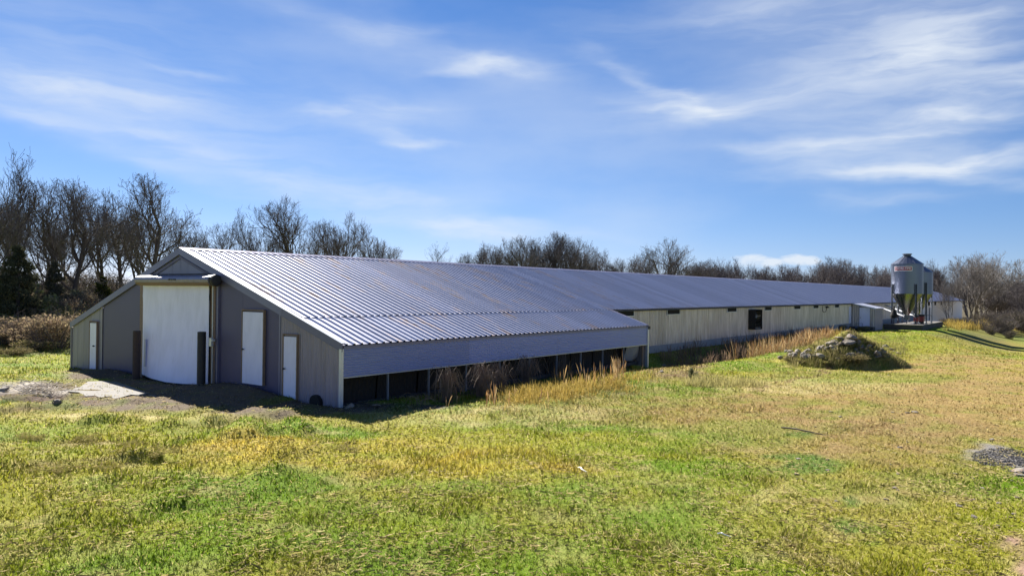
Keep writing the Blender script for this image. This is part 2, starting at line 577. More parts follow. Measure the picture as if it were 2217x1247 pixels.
def leaf_mat(name, trans=0.45, up=0.5):
    """blades and leaves: colour from the 'tone' attribute, light shining through"""
    m, T, out = mat(name)
    a = T.n('ShaderNodeAttribute', attribute_name='tone')
    g = T.n('ShaderNodeNewGeometry')
    mixn = T.n('ShaderNodeMix', data_type='VECTOR')
    mixn.inputs[0].default_value = up
    T.t.links.new(g.outputs['Normal'], mixn.inputs[4])
    mixn.inputs[5].default_value = (0, 0, 1)
    nn = T.n('ShaderNodeVectorMath', {0: mixn.outputs[1]}, operation='NORMALIZE').outputs[0]
    d = T.n('ShaderNodeBsdfDiffuse', {'Color': a.outputs['Color'], 'Normal': nn})
    t = T.n('ShaderNodeBsdfTranslucent', {'Color': a.outputs['Color'], 'Normal': nn})
    mx = T.n('ShaderNodeMixShader', {0: trans, 1: d.outputs[0], 2: t.outputs[0]})
    T.t.links.new(mx.outputs[0], out.inputs[0])
    return m


M['blade'] = leaf_mat('grass_blades', trans=0.45, up=0.85)
M['dry_blade'] = leaf_mat('dry_grass_blades', trans=0.45, up=0.2)
M['leaf'] = leaf_mat('shrub_leaves', trans=0.35, up=0.15)


def ground_mat():
    m, T, out = mat('ground_soil_and_thatch')
    a = T.n('ShaderNodeAttribute', attribute_name='tone')
    g = T.n('ShaderNodeNewGeometry')
    n1 = noise(T, g.outputs['Position'], 9.0, 8.0, 0.7)
    n2 = noise(T, g.outputs['Position'], 45.0, 4.0, 0.7)
    n3 = noise(T, g.outputs['Position'], 0.35, 5.0, 0.6)
    k = T.m('ADD', 0.45, T.m('MULTIPLY', T.m('MULTIPLY', n1, n2), 2.2))
    k = T.m('MULTIPLY', k, T.m('ADD', 0.75, T.m('MULTIPLY', n3, 0.5)))
    c = T.mix(1.0, a.outputs['Color'], T.n('ShaderNodeCombineColor', {0: k, 1: k, 2: k}).outputs[0], 'MULTIPLY')
    h = T.m('ADD', T.m('MULTIPLY', n1, 0.6), T.m('MULTIPLY', n2, 0.4))
    bsdf(T, out, c, 0.95, 0, bump(T, h, 0.9, 0.06), spec=0.1)
    return m


M['ground'] = ground_mat()
#PART2

# ------------------------------------------------------------------ ground
TONES = {'green': (.130, .215, .010), 'olive': (.265, .265, .026), 'gold': (.480, .370, .060), 'straw': (.450, .385, .170),
         'tan': (.275, .190, .072), 'mud': (.095, .062, .042), 'litter': (.135, .102, .068), 'gravel': (.200, .188, .178),
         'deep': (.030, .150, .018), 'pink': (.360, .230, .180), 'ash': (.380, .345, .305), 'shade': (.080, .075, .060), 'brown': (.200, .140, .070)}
# (pixel centre and half axes where the patch shows in the photograph, tone, strength, bareness, blade height)
ZONES = [
    (1900, 900, 420, 110, 'tan', .75, .45, .8), (2120, 860, 260, 90, 'tan', .85, .55, .7), (1560, 905, 260, 34, 'tan', .45, .2, .9),
    (1350, 880, 330, 40, 'tan', .5, .15, .9), (1950, 1010, 260, 120, 'tan', .35, .3, .8), (2060, 750, 180, 30, 'tan', .45, .3, .8),
    (1760, 835, 230, 16, 'straw', .5, 0, 1.0), (1880, 820, 200, 14, 'green', .45, 0, .8), (1980, 745, 90, 22, 'olive', .7, 0, .8),
    (1850, 940, 260, 60, 'brown', .25, .4, .7), (1640, 940, 130, 30, 'green', .35, 0, .8), (1000, 900, 320, 22, 'straw', .4, .1, 1.0),
    (700, 985, 420, 42, 'gold', .42, 0, 1.3), (1080, 1005, 190, 40, 'gold', .6, 0, 1.4), (540, 965, 130, 30, 'gold', .6, 0, 1.5), (860, 960, 120, 20, 'gold', .4, 0, 1.3),
    (300, 930, 330, 22, 'olive', .5, 0, 1.2), (330, 905, 230, 14, 'straw', .65, .35, .7), (560, 900, 150, 10, 'tan', .5, .3, .7),
    (330, 985, 160, 18, 'brown', .28, 0, 1.5), (170, 955, 70, 10, 'brown', .35, .1, 1.4), (130, 1010, 70, 14, 'brown', .35, .1, 1.4),
    (480, 920, 160, 12, 'green', .4, 0, .9), (560, 1090, 260, 34, 'green', .45, 0, 1.0), (300, 1050, 160, 30, 'green', .35, 0, 1.0), (880, 1120, 280, 60, 'green', .3, 0, 1.0), (1180, 1060, 220, 26, 'green', .4, 0, 1.0),
    (1740, 1005, 58, 20, 'deep', .6, 0, .8), (1815, 1090, 30, 11, 'deep', .45, 0, .8), (1860, 1160, 38, 16, 'deep', .45, 0, .8), (1870, 1198, 30, 10, 'deep', .4, 0, .8), (1740, 945, 46, 7, 'deep', .45, 0, .8),
    (1770, 1110, 90, 8, 'brown', .5, .3, .6), (1700, 1085, 60, 6, 'brown', .5, .3, .6), (1930, 1185, 80, 7, 'brown', .5, .3, .6),
    (2165, 985, 70, 20, 'gravel', .95, 1, .3), (2215, 1010, 60, 16, 'gravel', .95, 1, .3), (2225, 1215, 46, 50, 'pink', .95, 1, .3),
    (110, 858, 160, 30, 'mud', .9, .85, .5), (280, 872, 90, 8, 'mud', .55, .6, .5), (40, 838, 60, 12, 'ash', .75, .8, .5), (110, 850, 55, 8, 'ash', .8, .8, .5), (20, 885, 90, 8, 'brown', .6, .6, .5),
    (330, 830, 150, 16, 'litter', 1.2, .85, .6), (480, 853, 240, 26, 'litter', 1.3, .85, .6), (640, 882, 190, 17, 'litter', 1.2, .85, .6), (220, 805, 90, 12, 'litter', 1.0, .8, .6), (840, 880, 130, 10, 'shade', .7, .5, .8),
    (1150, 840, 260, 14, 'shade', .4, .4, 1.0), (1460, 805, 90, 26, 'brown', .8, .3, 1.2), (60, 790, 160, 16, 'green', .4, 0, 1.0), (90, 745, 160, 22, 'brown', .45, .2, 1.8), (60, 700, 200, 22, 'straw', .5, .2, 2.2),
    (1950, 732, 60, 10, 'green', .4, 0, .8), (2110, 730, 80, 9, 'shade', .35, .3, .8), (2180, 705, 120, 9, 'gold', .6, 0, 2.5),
]
ZONES += [(1820, 760, 110, 28, 'brown', .9, .3, 1.6), (600, 1160, 600, 90, 'green', .28, 0, 1.0), (1350, 1150, 420, 90, 'green', .25, 0, 1.0), (1200, 960, 300, 24, 'olive', .5, 0, 1.0)]
ZW = []
for (px, py, rx, ry, tone_name, st, bare, hgt) in ZONES:
    c0 = np.array(ground_at(px, py))
    a0 = np.array(ground_at(px + rx, py)) - c0
    f0, f1 = np.array(ground_at(px, py + ry)), np.array(ground_at(px, max(py - ry, 690)))
    b0 = (f0 - f1) / 2
    c0 = (f0 + f1) / 2
    if abs(a0[0] * b0[1] - a0[1] * b0[0]) < 1e-4:
        continue
    ZW.append((c0, np.linalg.inv(np.array([a0, b0]).T), np.array(TONES[tone_name]), st, bare, hgt))


def tone_at(x, y):
    """colour of the sward, how bare it is and how tall, at points of the ground"""
    n1, n2 = fbm(x / 2.3, y / 2.3, 51), fbm(x / 0.55, y / 0.55, 61, 3)
    n3 = fbm(x / 6.5, y / 6.5, 71)
    wx, wy = (fbm(x / 1.3, y / 1.3, 81, 3) - .5), (fbm(x / 1.3 + 40, y / 1.3, 91, 3) - .5)
    g, o, s = (np.array(TONES[k]) for k in ('green', 'olive', 'straw'))
    k = sst((n1 - .34) / .3)[:, None]
    c = g * (1 - k) + o * k
    k = (sst((n2 - .56) / .22) * .48 + .14 * sst((n3 - .5) / .2))[:, None]
    c = c * (1 - k) + s * k
    far = sst((np.hypot(x, y) - 90) / 70)[:, None]
    c = c * (1 - far) + np.array([.10, .085, .05]) * far
    bare = 0.12 * sst((n2 - .6) / .2)
    hgt = np.ones_like(x) * (0.75 + 0.5 * n1)
    P = np.stack([x + wx * 1.5, y + wy * 1.5], -1)
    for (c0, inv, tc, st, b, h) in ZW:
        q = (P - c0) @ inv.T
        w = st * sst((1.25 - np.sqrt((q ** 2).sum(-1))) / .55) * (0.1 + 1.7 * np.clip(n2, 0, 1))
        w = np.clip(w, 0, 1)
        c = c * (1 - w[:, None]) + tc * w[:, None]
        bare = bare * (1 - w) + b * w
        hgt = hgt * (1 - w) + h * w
    return c, np.clip(bare, 0, 1), hgt


def axis_grid(fine0, fine1, step, far0, far1, growth=1.09):
    xs = list(np.arange(fine0, fine1 + 1e-6, step))
    d, x = step, xs[-1]
    while x < far1:
        d *= growth
        x += d
        xs.append(x)
    d, x, pre = step, xs[0], []
    while x > far0:
        d *= growth
        x -= d
        pre.append(x)
    return np.array(pre[::-1] + xs)


gx = axis_grid(-24, 32, 0.17, -4000, 4000)
gy = axis_grid(5, 48, 0.17, -300, 6000)
GX, GY = np.meshgrid(gx, gy)
GZ = terrain(GX.ravel(), GY.ravel())
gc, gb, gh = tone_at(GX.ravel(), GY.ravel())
nx, ny = len(gx), len(gy)
ii = np.arange(nx * ny).reshape(ny, nx)
quads = np.stack([ii[:-1, :-1].ravel(), ii[:-1, 1:].ravel(), ii[1:, 1:].ravel(), ii[1:, :-1].ravel()], -1)
gcol = gc * (1 - 0.15 * (1 - gb))[:, None]          # the thatch under standing grass is duller than the blades
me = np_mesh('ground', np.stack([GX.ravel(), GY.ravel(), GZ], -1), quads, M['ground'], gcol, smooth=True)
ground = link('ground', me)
tag(ground, kind='structure')


def off_limits(x, y):
    u, v = uv_of(x, y)
    bad = (u > -0.02) & (u < LEXT) & (v > 0.25) & (v < BW)
    bad |= (u >= LEXT) & (u < LBARN) & (v > VWALL - .1) & (v < BW)
    bad |= (u > 75.4) & (u < 80.1) & (v > -.1) & (v < 3)
    bad |= (u > 81.3) & (u < 98.2) & (v > -4.2) & (v < .5)
    return bad


def blades(name, N, rmin, rmax, ang, seed, label):
    rs = np.random.RandomState(seed)
    e = -1.25 + 1
    t = rs.rand(N)
    r = (rmin ** e + t * (rmax ** e - rmin ** e)) ** (1 / e)
    a = rs.uniform(-ang, ang, N)
    x, y = r * np.sin(a), r * np.cos(a)
    # tufts: pull part of the blades together
    tx, ty = np.round(x / .16) * .16, np.round(y / .16) * .16
    jx, jy = vnoise(tx * 7.1, ty * 7.1, 5) - .5, vnoise(tx * 7.1 + 9, ty * 7.1, 6) - .5
    pull = (rs.rand(N) < .45) * rs.uniform(.3, .9, N)
    x, y = x + (tx + jx * .16 - x) * pull, y + (ty + jy * .16 - y) * pull
    c, bare, hgt = tone_at(x, y)
    keep = (rs.rand(N) > bare * .93) & ~off_limits(x, y)
    x, y, r, c, bare, hgt = x[keep], y[keep], r[keep], c[keep], bare[keep], hgt[keep]
    n = len(x)
    z = terrain(x, y)
    sc = (r / 10.0)
    tuft = fbm(x / .35, y / .35, 101, 2)
    hgt = hgt * (0.9 + 0.55 * sst((fbm(x / .8, y / .8, 131, 2) - .58) / .16))
    L = (0.035 + 0.060 * rs.rand(n)) * hgt * (0.62 + 0.7 * tuft) * np.clip(sc, .8, 6) ** 0.28
    W = (0.0042 + 0.0042 * rs.rand(n)) * np.clip(sc, .8, 9) ** 0.85
    az = rs.uniform(0, 2 * np.pi, n)
    lean = np.abs(rs.normal(0.95, 0.40, n)) * np.clip(1.25 - .28 * hgt, .45, 1.2)
    lean = np.clip(lean, 0, 1.45)
    ta = rs.uniform(0, 2 * np.pi, n)
    dx, dy, dz = np.sin(lean) * np.cos(az), np.sin(lean) * np.sin(az), np.cos(lean)
    V = np.empty((n, 3, 3))
    wx, wy = np.cos(ta) * W, np.sin(ta) * W
    V[:, 0] = np.stack([x - wx, y - wy, z - .012], -1)
    V[:, 1] = np.stack([x + wx, y + wy, z - .012], -1)
    V[:, 2] = np.stack([x + dx * L, y + dy * L, z + dz * L], -1)
    dead = rs.rand(n)
    col = c * (0.72 + 0.6 * rs.rand(n))[:, None]
    st = np.array(TONES['straw']) * (0.75 + 0.55 * rs.rand(n))[:, None]
    gr = np.array(TONES['green']) * (0.8 + 0.6 * rs.rand(n))[:, None]
    col = np.where((dead < .20)[:, None], st, col)
    col = np.where(((dead > .86) & (bare < .35))[:, None], gr * .5 + col * .5, col)
    col = col * (1.58 * (0.70 + 0.56 * fbm(x / .22, y / .22, 111, 2)))[:, None]
    cols = np.repeat(col[:, None, :], 3, 1)
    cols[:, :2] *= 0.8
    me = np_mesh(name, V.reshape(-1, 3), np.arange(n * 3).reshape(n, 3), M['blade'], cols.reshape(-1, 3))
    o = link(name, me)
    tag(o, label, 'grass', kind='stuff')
    return o


def straw(name, N, seed, label):
    """bleached stalks lying curled on the sward"""
    rs = np.random.RandomState(seed)
    t = rs.rand(N)
    r = (6.5 ** -.35 + t * (60.0 ** -.35 - 6.5 ** -.35)) ** (1 / -.35)
    a = rs.uniform(-.77, .77, N)
    x, y = r * np.sin(a), r * np.cos(a)
    keep = (fbm(x / .8, y / .8, 121, 3) > rs.uniform(.30, .75, N)) & ~off_limits(x, y)
    x, y, r = x[keep], y[keep], r[keep]
    n = len(x)
    z = terrain(x, y) + rs.uniform(.004, .035, n)
    az, cu = rs.uniform(0, 6.28, n), rs.normal(0, 1.0, n)
    L, w = rs.uniform(.05, .17, n), rs.uniform(.0022, .0042, n) * np.clip(r / 10, .8, 5) ** .8
    V = np.empty((n, 6, 3))
    px, py, ang = x, y, az
    for k in range(3):
        V[:, 2 * k] = np.stack([px - np.sin(ang) * w, py + np.cos(ang) * w, z + rs.uniform(0, .02, n)], -1)
        V[:, 2 * k + 1] = np.stack([px + np.sin(ang) * w, py - np.cos(ang) * w, z + rs.uniform(0, .02, n) + .006], -1)
        px, py = px + np.cos(ang) * L / 2, py + np.sin(ang) * L / 2
        z = z + rs.uniform(-.008, .016, n)
        ang = ang + cu * .5
    F = (np.arange(n)[:, None, None] * 6 + np.array([(0, 1, 3), (0, 3, 2), (2, 3, 5), (2, 5, 4)])[None]).reshape(-1, 3)
    col = np.array([.56, .48, .25]) * rs.uniform(.55, 1.15, (n, 1)) * np.stack([np.ones(n), rs.uniform(.9, 1.05, n), rs.uniform(.7, 1.1, n)], -1)
    o = link(name, np_mesh(name, V.reshape(-1, 3), F, M['blade'], np.repeat(col, 6, 0)))
    tag(o, label, 'straw', kind='stuff')


straw('loose_straw', 70000, 9, 'bleached curled straw stalks lying all over the sward')
blades('grass', 820000, 6.5, 95.0, math.radians(44), 3, 'short green and straw coloured winter grass over the whole field')
#PART3

# ------------------------------------------------------------------ the long barn
def zroof(v):
    return HE + (HR - HE) * (v if v < BW / 2 else BW - v) / (BW / 2)


SL = math.atan2(HR - HE, BW / 2)
NRV, NRZ = -math.sin(SL), math.cos(SL)        # normal of the slope that faces the field
RIBS = [(0, 0), (.070, 0), (.096, 1), (.128, 1), (.154, 0)]


def rib_profile(width, period=.3048, h=.046):
    out = []
    k = 0
    while k * period < width - 1e-6:
        for (d, e) in RIBS:
            out.append((k * period + d * period / .2286, e * h))
        k += 1
    out.append((width, 0))
    return out


def roof_sheet(width, va, vb, lift=0.0):
    prof = rib_profile(width)
    b = MB()
    vs = []
    for v in (va, vb):
        for (du, h) in prof:
            vs.append((du, v + NRV * (h + lift), zroof(v) + NRZ * (h + lift)))
    n = len(prof)
    b.add(vs, [(i, i + 1, n + i + 1, n + i) for i in range(n - 1)])
    return b


barn = empty('poultry_barn', (BX, BY, 0), BROT)
tag(barn, 'very long low metal poultry barn with white curtain door in its gable end', 'barn')
PWID = .9144
top = roof_sheet(PWID, V1, BW / 2 - .05, .022).mesh('roof_panel', M['roof'])
NPAN = 84
for i in range(NPAN):
    link('roof_panel', top, barn, (i * PWID, 0, RNG.uniform(0, .006)))
far = MB()
prof = rib_profile(PWID)
i = NPAN
while i * PWID < LBARN:
    s = roof_sheet(PWID, V1, BW / 2 - .05, .022)
    far.add([(x + i * PWID, y, z) for (x, y, z) in s.v], s.f)
    i += 1
tag(far.obj('roof_panel', M['roof'], barn), kind='stuff')
low = roof_sheet(PWID, -.06, V1 + .25, 0).mesh('lean_to_roof_panel', M['roof'])
for i in range(22):
    link('lean_to_roof_panel', low, barn, (i * PWID, 0, 0))
LROOF = 22 * PWID
# far slope, ridge cap, rake trims
b = MB()
b.add([(0, BW / 2 + .05, HR - .02), (LBARN, BW / 2 + .05, HR - .02), (LBARN, BW - V1, zroof(V1)), (0, BW - V1, zroof(V1))], [(0, 1, 2, 3)])
b.add([(0, BW - V1 - .1, zroof(V1) + .01), (LROOF, BW - V1 - .1, zroof(V1) + .01), (LROOF, BW + .06, HE - .02), (0, BW + .06, HE - .02)], [(0, 1, 2, 3)])
b.obj('back_roof', M['roof'], barn)
b = MB()
b.prism([(BW / 2 - .22, HR - .035), (BW / 2 - .21, HR - .005), (BW / 2 - .02, HR + .075), (BW / 2 + .02, HR + .075), (BW / 2 + .21, HR - .005), (BW / 2 + .22, HR - .035), (BW / 2, HR + .03)], 0, -.02, LBARN + .05)
b.obj('ridge_cap', M['trim'], barn)


def rake(v0, v1_, u0=-.045, u1=.0, d=.20, name='rake_trim', m='trim', up=.055):
    b = MB()
    b.prism([(v0, zroof(v0) + up), (v1_, zroof(v1_) + up), (v1_, zroof(v1_) - d), (v0, zroof(v0) - d)], 0, u0, u1)
    return b.obj(name, M[m], barn)


rake(-.06, 2.95)
rake(2.955, BW / 2)
rake(BW / 2 + .001, 15.78)
rake(15.785, BW + .06)
# bright turned edge of the near roof sheets on the gable
b = MB()
b.prism([(-.06, zroof(-.06) + .058), (BW / 2, HR + .058), (BW / 2, HR + .068), (-.06, zroof(-.06) + .068)], 0, -.05, .10)
b.obj('roof_edge_flashing', M['light_trim'], barn)
b = MB()
b.prism([(-.06, zroof(-.06) + .03), (V1, zroof(V1) + .03), (V1, zroof(V1) - .05), (-.06, zroof(-.06) - .06)], 0, LROOF - .01, LROOF + .09)
b.obj('lean_to_edge_trim', M['trim'], barn)
b = MB()
b.box(LROOF + .0, LROOF + .22, -.10, .06, 1.72, 1.88)
b.obj('beam_end', M['dark_steel'], barn)


def gable_sheet(v0, v1_, z0, name, m, period=None, amp=0.0, u=0.03, drop=.10, zcap=None):
    """one sheet of the gable wall, top cut along the roof line, with optional vertical corrugation"""
    b = MB()
    n = max(2, int((v1_ - v0) / (period / 6)) if period else int((v1_ - v0) / .4) + 1)
    vs = []
    for i in range(n + 1):
        v = v0 + (v1_ - v0) * i / n
        du = -amp * (0.5 + 0.5 * math.sin(2 * math.pi * v / period)) if period else 0
        ztop = zroof(v) - drop
        if zcap is not None:
            ztop = min(ztop, zcap)
        vs += [(u + du, v, z0), (u + du, v, ztop)]
    fs = [(2 * i, 2 * i + 2, 2 * i + 3, 2 * i + 1) for i in range(n)]
    b.add(vs, fs)
    m0, m1 = vs[0], vs[-1]
    # returned edges give the sheet a thickness
    b.add([(u, v0, z0), (u + .02, v0, z0), (u + .02, v0, m0[2]), (u, v0, zroof(v0) - drop)], [(0, 1, 2, 3)])
    return b.obj(name, M[m], barn)


e = .0025
for (a, c) in ((0.0, .95), (.95, 1.9), (1.9, 3.05)):
    gable_sheet(a + e, c - e, -.25, 'wall_panel', 'corr', .115, .022)
gable_sheet(3.05, 3.13, .1, 'wall_trim', 'trim', u=0.0)
gable_sheet(3.13, 3.82, .1, 'wall_panel', 'stucco_sheet')
gable_sheet(3.82, 5.25, .1, 'wall_panel', 'stucco_sheet', u=.034)
gable_sheet(5.25, 6.66, .1, 'wall_panel', 'stucco_sheet')
gable_sheet(12.255, 15.70, 0, 'wall_panel', 'stucco_sheet')
gable_sheet(15.70, 15.80, 0, 'wall_trim', 'board', u=.0)
for (a, c) in ((15.80, 16.05), (16.05, 16.85), (16.85, 17.55), (17.55, 18.15), (18.15, BW - .06)):
    gable_sheet(a + .008, c - .008, -.3, 'wall_panel', 'board')
gable_sheet(15.8, BW - .08, -.3, 'wall_backing', 'stucco_sheet', u=.05)
gable_sheet(-.0, 6.6, -.25, 'wall_backing', 'stucco_sheet', u=.06)
# header above the curtain
for (a, c) in ((6.70, 7.75), (7.75, 8.85), (8.85, 9.38), (9.38, 9.98), (9.98, 11.1), (11.1, 12.2)):
    b = MB()
    b.add([(.03, a + .01, 4.13), (.03, c - .01, 4.13), (.03, c - .01, zroof(c - .01) - .12), (.03, a + .01, zroof(a + .01) - .12)], [(0, 1, 2, 3)])
    b.obj('gable_panel', M['trim'], barn)
b = MB()
b.box(.045, .07, 6.6, 12.5, 3.6, 4.14)
b.prism([(6.72, 4.13), (12.18, 4.13), (BW / 2, HR - .2)], 0, .045, .06)
b.obj('header_backing', M['trim'], barn)
MB().box(-.02, .03, 6.66, 12.3, 4.09, 4.13).obj('header_trim', M['dark_steel'], barn)
# inner rake strip on the gable triangle
b = MB()
for sgn in (1, -1):
    def vv(t):
        return BW / 2 - sgn * t
    b.prism([(vv(0), HR - .26), (vv(2.45), zroof(vv(2.45)) - .26), (vv(2.45), zroof(vv(2.45)) - .36), (vv(0), HR - .36)], 0, .0, .028)
b.obj('gable_batten', M['stucco_sheet'], barn)
# corner posts
MB().box(-.05, .04, -.06, .05, -.2, 1.80).obj('corner_post', M['light_trim'], barn)
MB().box(-.02, .06, BW - .05, BW + .03, -.4, 1.75).obj('corner_post', M['board'], barn)

# ---- roll-up curtain door
b = MB()
VN, ZN = 26, 30
V0c, V1c = 7.13, 11.98
vs = []
rs = np.random.RandomState(4)
wr = rs.rand(8) * 6.28
for j in range(ZN + 1):
    t = j / ZN                       # 0 top, 1 bottom
    z = 3.74 + (0.12 - 3.74) * t
    for i in range(VN + 1):
        s = i / VN
        v = V0c + (V1c - V0c) * s
        bulge = .10 + .30 * t ** 2.2 * math.sin(math.pi * min(1, max(0, s)) ** .9) ** .7
        wob = .012 * math.sin(v * 5 + wr[0] + t * 4) * t + .006 * math.sin(v * 11 + wr[1])
        sag = .012 * math.exp(-((t - .13) / .03) ** 2) + .01 * math.exp(-t / .05) * math.sin(v * 9)
        zz = z - (.10 * math.sin(math.pi * s) if j == ZN else .10 * math.sin(math.pi * s) * t)
        vs.append((-bulge - wob - sag, v, zz))
fs = [(j * (VN + 1) + i, (j + 1) * (VN + 1) + i, (j + 1) * (VN + 1) + i + 1, j * (VN + 1) + i + 1) for j in range(ZN) for i in range(VN)]
b.add(vs, fs)
curtain = b.obj('curtain_door', M['curtain'], barn, smooth=True)
curtain['label'] = 'white tarpaulin roll-up curtain, belling out at the bottom'
b = MB()
b.tube([(vs[-(VN + 1) + i][0] + .01, vs[-(VN + 1) + i][1], vs[-(VN + 1) + i][2] + .01) for i in range(VN + 1)], .025, 6)
b.obj('bottom_pipe', M['dark_steel'], curtain)
MB().box(-.215, -.165, 11.49, 11.61, .48, 1.55).obj('strap', M['skirt'], curtain)
# dark room behind the curtain
MB().box(.07, .09, 6.7, 12.4, -.3, 3.7).obj('door_opening', M['black'], barn)
# hood over the roller
b = MB()
pr = [(.02, 4.03), (-.22, 4.05), (-.42, 3.99), (-.47, 3.90), (-.45, 3.80), (-.38, 3.73), (-.28, 3.69), (-.14, 3.69), (.02, 3.71)]
b.prism(pr, 1, 6.66, 11.96)
hood = b.obj('roller_hood', M['corr'], barn)
b = MB()
b.prism([(-.45, 3.795), (-.378, 3.722), (-.28, 3.682), (-.14, 3.682), (-.14, 3.676), (-.284, 3.674), (-.386, 3.714), (-.458, 3.79)], 1, 6.68, 11.94)
b.obj('hood_lip', M['wood'], hood)
b = MB()
b.prism([(.0, 4.035), (-.22, 4.055), (-.43, 3.99), (-.43, 4.0), (-.22, 4.065), (.0, 4.045)], 1, 10.35, 11.98)
b.obj('hood_sunlit_strip', M['light_trim'], hood)  # bright strip: sunlight on the hood's top put into its colour
b = MB()
b.prism([(.0, 4.035), (-.22, 4.055), (-.43, 3.99), (-.43, 4.0), (-.22, 4.065), (.0, 4.045)], 1, 6.62, 6.86)
b.obj('hood_sunlit_strip', M['light_trim'], hood)  # same painted sunlight at the hood's other end
b = MB()
for k in range(9):
    a = 8.80 + .055 * k + (.03 if k > 3 else 0) + (.03 if k > 5 else 0)
    b.box(-.4755, -.469, a, a + (.028 if k % 3 else .04), 3.875, 3.935)
b.obj('maker_lettering', M['dark_steel'], hood)
b = MB()
n = 20
b.tube([(-.22, 6.655, 3.87), (-.22, 6.50, 3.87), (-.22, 6.48, 3.87)], [.21, .21, .17], n)
b.obj('roller_motor', M['dark_steel'], hood)
# jambs, conduit, winch box
MB().box(-.05, .05, 6.67, 6.80, .05, 4.09).obj('door_jamb', M['trim'], barn)
MB().box(-.09, .05, 6.80, 6.99, .05, 3.68).obj('door_jamb', M['wood'], barn)
MB().box(-.06, .05, 6.995, 7.14, .05, 3.69).obj('door_jamb', M['wood'], barn)
MB().box(-.09, .05, 11.985, 12.25, -.05, 3.70).obj('door_jamb', M['wood'], barn)
b = MB()
b.tube([(-.11, 6.90, .2), (-.11, 6.90, 2.0), (-.11, 6.91, 3.75)], .018, 6)
b.obj('conduit', M['light_trim'], barn)
b = MB()
b.tube([(-.12, 7.12, .25), (-.12, 7.10, 1.7), (-.14, 7.10, 3.7)], .010, 5)
b.obj('pull_rope', M['dark_steel'], barn)
b = MB()
b.box(-.18, -.09, 6.86, 7.0, 1.52, 1.82)
b.box(-.20, -.10, 6.74, 6.86, 1.70, 1.78)
b.obj('switch_box', M['light_trim'], barn)


def door(v0, v1_, z0, z1, hv, hz, label, u=-.012):
    d = MB().box(u - .035, u + .03, v0, v1_, z0, z1).obj('door', M['white_door'], barn)
    d['label'] = label
    f = MB()
    w = .045
    f.box(u - .055, u + .03, v0 - w, v0 - .002, z0, z1 + w)
    f.box(u - .055, u + .03, v1_ + .002, v1_ + w, z0, z1 + w)
    f.box(u - .055, u + .03, v0 - w, v1_ + w, z1 + .002 + w, z1 + 2 * w)
    f.obj('door_frame', M['wood'], d)
    h = MB()
    h.tube([(u - .035, hv, hz), (u - .075, hv, hz)], .018, 8)
    h.lathe([(0.0, -.03), (.03, -.02), (.038, 0), (.03, .02), (0.0, .03)], 10)
    nv = len(h.v)
    for q in range(nv - 50, nv):
        x, y, z = h.v[q]
        h.v[q] = (u - .095 + z, hv + y, hz + x)
    h.obj('door_knob', M['dark_steel'], d)
    for zz in (z0 + .25, (z0 + z1) / 2, z1 - .25):
        far_v = v0 + .01 if hv > (v0 + v1_) / 2 else v1_ - .03
        MB().box(u - .045, u - .036, far_v, far_v + .02, zz - .05, zz + .05).obj('hinge', M['light_trim'], d)
    return d


door(2.12, 2.80, 0.02, 2.06, 2.72, 1.02, 'narrow white door beside the corner of the barn')
door(3.93, 5.13, .36, 2.80, 5.04, 1.52, 'tall wide white door next to the curtain')
door(16.13, 16.77, .0, 2.02, 16.30, 1.03, 'narrow white door at the low left end of the gable')
# small arched opening at ground level
b = MB()
arc = [(.88, -.15)] + [(1.13 + .25 * math.cos(t), .10 + .22 * math.sin(t)) for t in [math.pi * k / 10 for k in range(10, -1, -1)]][::-1][::-1]
arc = [(.88, -.15), (1.38, -.15)] + [(1.13 + .25 * math.cos(math.pi * k / 10), .10 + .22 * math.sin(math.pi * k / 10)) for k in range(11)]
b.prism(arc, 0, -.10, .02)
b.obj('floor_hatch', M['black'], barn)

# ---- lean-to side: skirt sheets, posts, cooling pads
ZS0, ZS1 = .945, 1.80


def skirt_sheet(u0, u1):
    b = MB()
    n = 11 * 6
    vs = []
    for i in range(n + 1):
        z = ZS0 + (ZS1 - ZS0) * i / n
        d = -.032 * math.sin(2 * math.pi * i / 6)
        vs += [(u0, d - .02, z), (u1, d - .02, z)]
    b.add(vs, [(2 * i, 2 * i + 1, 2 * i + 3, 2 * i + 2) for i in range(n)])
    return b.obj('skirt_panel', M['skirt'], barn, smooth=True)


for (a, c) in ((.06, 5.9), (5.906, 11.75), (11.756, 17.4), (17.406, 20.1)):
    skirt_sheet(a, c)
MB().box(.05, 20.12, -.05, .03, ZS1 + .001, 1.885).obj('eave_board', M['trim'], barn)
MB().box(.05, 20.12, -.06, .02, ZS0 - .035, ZS0 - .002).obj('skirt_rail', M['light_trim'], barn)
POSTS = [1.97, 3.88, 5.85, 7.83, 9.8, 11.8, 13.75, 15.7, 17.75]
post = MB().box(-.025, .025, -.03, .03, -.3, .94).mesh('post', M['grey_plastic'])
for u in POSTS:
    link('post', post, barn, (u, .06, 0))
MB().box(20.10, 20.22, -.07, .06, -.25, 1.86).obj('corner_post', M['light_trim'], barn)
MB().box(19.72, 19.80, .02, .10, -.25, .95).obj('post', M['wood'], barn)
pads = [.1] + POSTS + [19.0]
for a, c in zip(pads[:-1], pads[1:]):
    b = MB()
    n = max(6, int((c - a) / .09))
    prev = None
    vs = []
    for i in range(n + 1):
        u = a + .03 + (c - a - .06) * i / n
        o = .02 * (i % 2)
        vs += [(u, .62 + o, .04), (u + .10, .62 + o, 1.35)]
    b.add(vs, [(2 * i, 2 * i + 2, 2 * i + 3, 2 * i + 1) for i in range(n)])
    b.obj('cooling_pad', M['pad_black'], barn)
MB().box(.1, 20.0, .40, .66, -.12, .04).obj('pad_sill', M['dark_concrete'], barn)
b = MB()
vs = []
